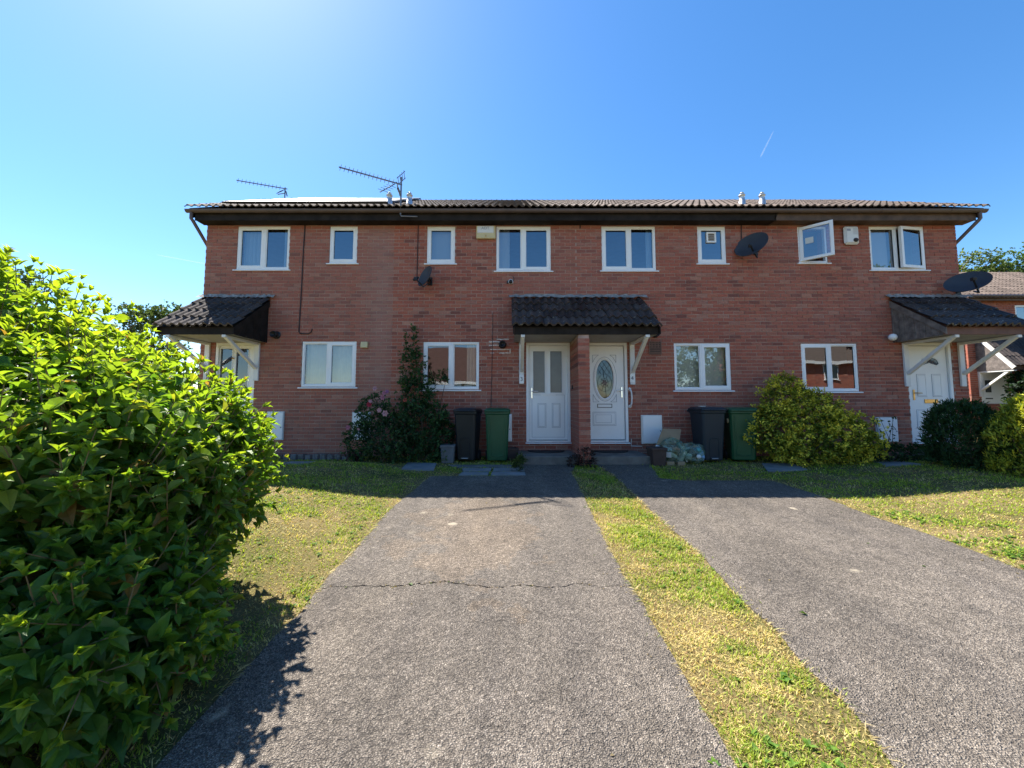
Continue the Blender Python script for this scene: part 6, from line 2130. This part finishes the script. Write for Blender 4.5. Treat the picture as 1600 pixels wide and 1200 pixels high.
# ------------------------------------------------------------------ across the road, seen in the glass
def across(label, x0, x1, y, ze, zr, depth, m_r, wins, seed, m_w=None):
    h = thing('house', label, 'house', ((x0 + x1) / 2, y, gplane(y)), group='houses across the road')
    z0 = gplane(-4) - .1
    q = MB(); q.box(x0, x1, y - depth, y, z0, ze)
    q.prism([(y, ze), (y - depth / 2, zr - .1), (y - depth, ze)], 'x', x0 + .01, x1 - .01)
    q.build('wall', m_w or m_brick, h)
    q = MB(); e = .4
    k = (zr - ze) / (depth / 2)
    for s in (0, 1):
        ya, yb = (y + e, y - depth / 2) if s == 0 else (y - depth - e, y - depth / 2)
        q.add([(x0 - .2, ya, ze - e * k), (x1 + .2, ya, ze - e * k), (x1 + .2, yb, zr), (x0 - .2, yb, zr), (x0 - .2, ya, ze - e * k - .12), (x1 + .2, ya, ze - e * k - .12), (x1 + .2, yb, zr - .12), (x0 - .2, yb, zr - .12)],
              [(0, 1, 2, 3), (7, 6, 5, 4), (0, 4, 5, 1), (1, 5, 6, 2), (3, 2, 6, 7), (0, 3, 7, 4)])
    q.build('roof', m_r, h)
    q = MB(); q.box(x0 - .2, x1 + .2, y + e, y + e + .03, ze - e * k - .2, ze - e * k + .02); q.build('fascia', m_white, h)
    for wx, wz, ww, wh in wins:
        q = MB(); ring(q, wx, wx + ww, wz, wz + wh, .07, y, y + .06); q.box(wx + ww / 2 - .04, wx + ww / 2 + .04, y, y + .06, wz, wz + wh); q.box(wx - .05, wx + ww + .05, y, y + .12, wz - .06, wz)
        w = q.build('window', m_upvc, h)
        q = MB(); q.add([(wx + .07, y + .02, wz + .07), (wx + ww - .07, y + .02, wz + .07), (wx + ww - .07, y + .02, wz + wh - .07), (wx + .07, y + .02, wz + wh - .07)], [(3, 2, 1, 0)])
        q.build('pane', m_solid_glass, w, fix=False)
m_solid_glass = mat('dark_window', (0.02, 0.025, 0.03), 0.05, 0.1, spec=0.9)
m_red_tile = tile_mat('red_brown_roof', (0.060, 0.034, 0.029), (0.085, 0.046, 0.037), (0.14, 0.10, 0.08), 0.3)
across('low grey rendered house with red-brown roof across the road, reflected beside the rose', -9.0, 0.4, -14, 3.1, 6.0, 7, m_red_tile, [(-7.5, .6, 1.4, 1.2), (-4.5, .6, 1.8, 1.2), (-1.6, .6, 1.4, 1.2)], 1, mat('grey_render', (0.36, 0.36, 0.35), 0.9, 0.1))
across('taller brick house across the road, reflected above the yellow-green shrub', 20, 31, -15, 4.8, 7.2, 7, m_tile, [(22, 3.0, 1.4, 1.2), (25.4, 3.0, 1.3, 1.3), (28, 3, 1.3, 1.3), (23, .4, 1.5, 1.2), (27, .4, 1.5, 1.2)], 2)
tree('broad green tree across the road, reflected behind the pale blind', 15.2, -13, 6, [((15.2, -13, 4.2), (2.4, 1.8, 1.9)), ((13.2, -13, 3.0), (1.6, 1.5, 1.5)), ((16.8, -13, 3.0), (1.6, 1.5, 1.6))], 7000, .2, ((.04, .08, .02), (.13, .18, .04)), 81, zbase=gplane(-4))
tree('tall green tree across the road, reflected in the upper end window', 33, -15, 13, [((33, -16, 10), (3, 2.5, 3)), ((35, -16, 7.5), (3, 2.5, 2.6)), ((31.5, -17, 7.5), (2.2, 2.5, 2.2))], 8000, .25, ((.04, .08, .02), (.12, .18, .04)), 82, zbase=gplane(-4))

# ------------------------------------------------------------------ contrails
m_trail, n_, l_, b_, o_ = nmat('thin_ice_cloud')
b_.inputs['Base Color'].default_value = (.95, .96, 1, 1); b_.inputs['Roughness'].default_value = 1.0
tr_ = n_.new('ShaderNodeBsdfTransparent'); mx_ = n_.new('ShaderNodeMixShader')
lw = n_.new('ShaderNodeLayerWeight'); lw.inputs[0].default_value = .5
l_.new(ramp(n_, l_, lw.outputs['Facing'], [(0, .22), (.8, 0.0)]).outputs[0], mx_.inputs[0])
tl_ = n_.new('ShaderNodeBsdfTranslucent'); ms_ = n_.new('ShaderNodeMixShader'); ms_.inputs[0].default_value = .5
l_.new(b_.outputs[0], ms_.inputs[1]); l_.new(tl_.outputs[0], ms_.inputs[2])
l_.new(tr_.outputs[0], mx_.inputs[1]); l_.new(ms_.outputs[0], mx_.inputs[2]); l_.new(mx_.outputs[0], o_.inputs[0])
for (u0, v0), (u1, v1), lab, w0, w1 in (((1209, 204), (1188, 246), 'short white contrail high in the blue sky on the right', .9, 2.2), ((245, 398), (330, 414), 'thin white contrail low in the pale sky beside the left end of the roof', 1.2, 1.0)):
    Y = 900
    a, b = P(u0, v0, Y), P(u1, v1, Y)
    q = MB(); A = Vector((a[0], Y, a[1])); B = Vector((b[0], Y, b[1]))
    pts = [A.lerp(B, t) for t in np.linspace(0, 1, 9)]
    rad = [(w0 + (w1 - w0) * t) * (1 if .05 < t < .95 else .3) for t in np.linspace(0, 1, 9)]
    q.tube(pts, rad, 10, caps=False)
    q.build('contrail', m_trail, None, label=lab, cat='contrail', group='contrails', fix=False)

# ------------------------------------------------------------------ grass
def inside(poly, x, y):
    c = np.zeros(len(x), bool)
    n = len(poly)
    for i in range(n):
        x0, y0 = poly[i]; x1, y1 = poly[(i + 1) % n]
        if y0 == y1: continue
        m = ((y0 > y) != (y1 > y)) & (x < (x1 - x0) * (y - y0) / (y1 - y0) + x0)
        c ^= m
    return c
GZ = np.vectorize(gz)
def grass(name, x0, x1, y0, y1, dens, label_seed, clip, edges):
    rng = np.random.default_rng(label_seed)
    n0 = int((x1 - x0) * (y1 - y0) * 20000)
    x = rng.uniform(x0, x1, n0); y = rng.uniform(y0, y1, n0)
    dist = np.hypot(x, y)
    d = np.clip(2.0 * dens / np.maximum(dist, 1.3) ** 1.3, 1500, 20000)
    keep = rng.random(n0) < d / 20000
    x, y, dist = x[keep], y[keep], dist[keep]
    u = CX + F * x / np.maximum(y, .2)
    xj = x + rng.normal(size=len(x)) * .028; yj = y + rng.normal(size=len(x)) * .028
    keep = clip(x, y) & (u > -150) & (u < 1750) & ~inside(POLY1, xj, yj) & ~inside(POLY2, xj, yj)
    for b in BLOCKED:
        keep &= ~inside(b, xj, yj)
    keep &= ~((y > STEP_Y - .02) & (x > .08) & (x < 2.6)) & (y < YW - .03)
    x, y, dist = x[keep], y[keep], dist[keep]
    n = len(x)
    p2 = np.stack([x, y], 1)
    big = vnoise(p2, 1.3, 5); mid_ = vnoise(p2, 4.2, 6); small = vnoise(p2, 13.0, 7)
    ed = np.full(n, 9.0)
    for poly in (L1, R1, L2, R2):
        for (xa, ya), (xb, yb) in zip(poly[:-1], poly[1:]):
            dx, dy = xb - xa, yb - ya
            t = np.clip(((x - xa) * dx + (y - ya) * dy) / (dx * dx + dy * dy), 0, 1)
            ed = np.minimum(ed, np.hypot(x - xa - dx * t, y - ya - dy * t))
    dry = big * .40 + mid_ * .38 + small * .22
    dry = np.clip((dry - .52) * 3.4 + .50 + np.exp(-ed / .06) * .6, .12, .94)
    lush = 1 - dry
    # thin, worn spots
    worn = (vnoise(p2, 6.5, 11) > .72) & (rng.random(n) < .55)
    x, y, dist, p2, dry, lush, small, mid_ = [q[~worn] for q in (x, y, dist, p2, dry, lush, small, mid_)]
    n = len(x)
    isdry = rng.random(n) < dry
    shade = np.clip(rng.random(n) * .7 + small * .3, 0, 1)
    tint = np.where(isdry[:, None], lerp3((.36, .265, .085), (.84, .70, .30), shade), lerp3((.120, .190, .022), (.470, .540, .068), shade))
    brown = rng.random(n) < .22 * dry * (mid_ > .5)
    tint[brown] = np.array((.30, .18, .085))
    a = rng.uniform(0, 6.28, n)
    lean = rng.uniform(.15, 1.0, n) * np.where(isdry, 2.6, 1.3)
    dv = np.stack([np.cos(a) * lean, np.sin(a) * lean, np.ones(n)], 1)
    nn = np.stack([-np.cos(a), -np.sin(a), lean], 1) + rng.normal(size=(n, 3)) * .35
    L_ = rng.uniform(.015, .036, n) * (.6 + .9 * small) * (.85 + .6 * lush)
    W_2 = np.clip(.0016 + .0010 * dist, .0032, .009) * rng.uniform(.6, 1.4, n) * np.where(isdry, .85, 1.15)
    pos = np.stack([x, y, GZ(x, y) - .004], 1)
    Ps, Ds, Ns, Ls, Ws, Ts = [pos], [dv], [nn], [L_], [W_2], [tint]
    # loose dry blades straggling over the tarmac
    for poly, sgn in edges:
        pts = np.array(poly)
        for k in range(len(pts) - 1):
            p, q = pts[k], pts[k + 1]
            if max(p[1], q[1]) < .8: continue
            ln = np.hypot(*(q - p)); m_ = int(ln * 130)
            t = rng.random(m_); b0 = p[None] * (1 - t[:, None]) + q[None] * t[:, None]
            if m_ == 0: continue
            keep = b0[:, 1] > .8
            clump = vnoise(b0, 5.0, 17) + rng.normal(size=m_) * .12
            keep &= clump > .46
            b0 = b0[keep]; m_ = len(b0); 
            nrm = np.array((q[1] - p[1], -(q[0] - p[0]))) / ln * sgn
            dr = nrm[None] + rng.normal(size=(m_, 2)) * .7
            b0 = b0 - nrm[None] * .02
            Ps.append(np.stack([b0[:, 0], b0[:, 1], GZ(b0[:, 0], b0[:, 1]) + .010], 1))
            Ds.append(np.concatenate([dr, rng.uniform(.12, .55, (m_, 1))], 1)); Ns.append(np.tile((0, 0, 1.0), (m_, 1)) + rng.normal(size=(m_, 3)) * .3)
            Ls.append(rng.uniform(.025, .085, m_)); Ws.append(np.clip(.0016 + .0009 * b0[:, 1], .003, .008) * rng.uniform(.6, 1.2, m_))
            sh = rng.random(m_)
            Ts.append(np.where((rng.random(m_) < .82)[:, None], lerp3((.34, .25, .10), (.70, .58, .30), sh), lerp3((.07, .14, .015), (.25, .34, .04), sh)))
    # broad-leaved weeds: clover and plantain rosettes in the greener spots
    cand = np.where((lush > .55) & (dist < 6.5))[0]
    if len(cand):
        pick = rng.choice(cand, min(len(cand), int(260 * (x1 - x0) * (y1 - y0) / 40)), replace=False)
        for i in pick:
            m_ = int(rng.integers(5, 9)); an = rng.uniform(0, 6.28, m_)
            Ps.append(np.repeat(pos[i][None] + np.array((0, 0, .012)), m_, 0))
            Ds.append(np.stack([np.cos(an), np.sin(an), rng.uniform(.15, .7, m_)], 1)); Ns.append(np.tile((0, 0, 1.0), (m_, 1)) + rng.normal(size=(m_, 3)) * .2)
            l_ = rng.uniform(.014, .032) * rng.uniform(.8, 1.2, m_); Ls.append(l_); Ws.append(l_ * rng.uniform(.35, .7))
            Ts.append(lerp3((.045, .12, .014), (.16, .28, .030), rng.random(m_)))
    T = np.array([(0, -.8, 0), (0, .8, 0), (.5, 1, .02), (.5, -1, .02), (1, 0, -.16)])
    cc = np.concatenate
    mesh_from(name, leaf_arrays(cc(Ps), cc(Ds), cc(Ns), cc(Ls), cc(Ws), T), [(0, 1, 2, 3), (3, 2, 4)], cc(Ts), m_grass, None, 'stuff', (float((x0 + x1) / 2), float((y0 + y1) / 2), 0), False)
    return sum(len(p) for p in Ps)
XM = lambda y: np.interp(y, [p[1] for p in R1[::-1]], [p[0] for p in R1[::-1]])
n1 = grass('lawn_grass', -9.5, 0.2, 0.6, YW, 15000, 101, lambda x, y: x < XM(y) - .5, [(L1, -1)])
n2 = grass('strip_grass', 0.2, 2.6, 0.5, 7.2, 26000, 102, lambda x, y: x > XM(y) - .3, [(R1, 1), (L2, -1)])
n3 = grass('lawn_grass', 2.3, 12.0, 2.2, YW, 15000, 103, lambda x, y: x > 0, [(R2, 1)])
print('blades', n1, n2, n3)

# dry leaves, grit and moss lying on the drives
def litter():
    rng = np.random.default_rng(300)
    n = 9000
    x = rng.uniform(-3, 9, n); y = rng.uniform(.9, 7.1, n)
    on = inside(POLY1, x, y) | inside(POLY2, x, y)
    ed = np.full(n, 9.0)
    for poly in (L1, R1, L2, R2):
        for (xa, ya), (xb, yb) in zip(poly[:-1], poly[1:]):
            dx, dy = xb - xa, yb - ya
            t = np.clip(((x - xa) * dx + (y - ya) * dy) / (dx * dx + dy * dy), 0, 1)
            ed = np.minimum(ed, np.hypot(x - xa - dx * t, y - ya - dy * t))
    keep = on & (rng.random(n) < .02 + .75 * np.exp(-ed / .10))
    x, y = x[keep], y[keep]; m = len(x)
    # crumbs and weeds in the crack
    cx = np.array(CRACK); k = rng.integers(0, len(cx), 60)
    x = np.concatenate([x, cx[k, 0] + rng.normal(size=60) * .012]); y = np.concatenate([y, cx[k, 1] + rng.normal(size=60) * .010])
    m = len(x)
    z = np.array([gplane(b) for b in y]) + .014
    a = rng.uniform(0, 6.28, m)
    L_ = rng.uniform(.006, .020, m) * (1 + (rng.random(m) < .05) * 1.6)
    tint = lerp3((.16, .11, .055), (.50, .40, .22), rng.random(m))
    g = rng.random(m) < .16
    tint[g] = np.array((.07, .12, .02))
    d_ = np.stack([np.cos(a), np.sin(a), rng.uniform(-.05, .25, m)], 1)
    nn = np.tile((0, 0, 1.0), (m, 1)) + rng.normal(size=(m, 3)) * .25
    o = mesh_from('leaf_litter', leaf_arrays(np.stack([x, y, z], 1), d_, nn, L_, L_ * rng.uniform(.25, .7, m), SMALL_T), SMALL_F, tint, m_leaf_soft, None, 'stuff', (1.0, 4.0, 0.0), False)
litter()
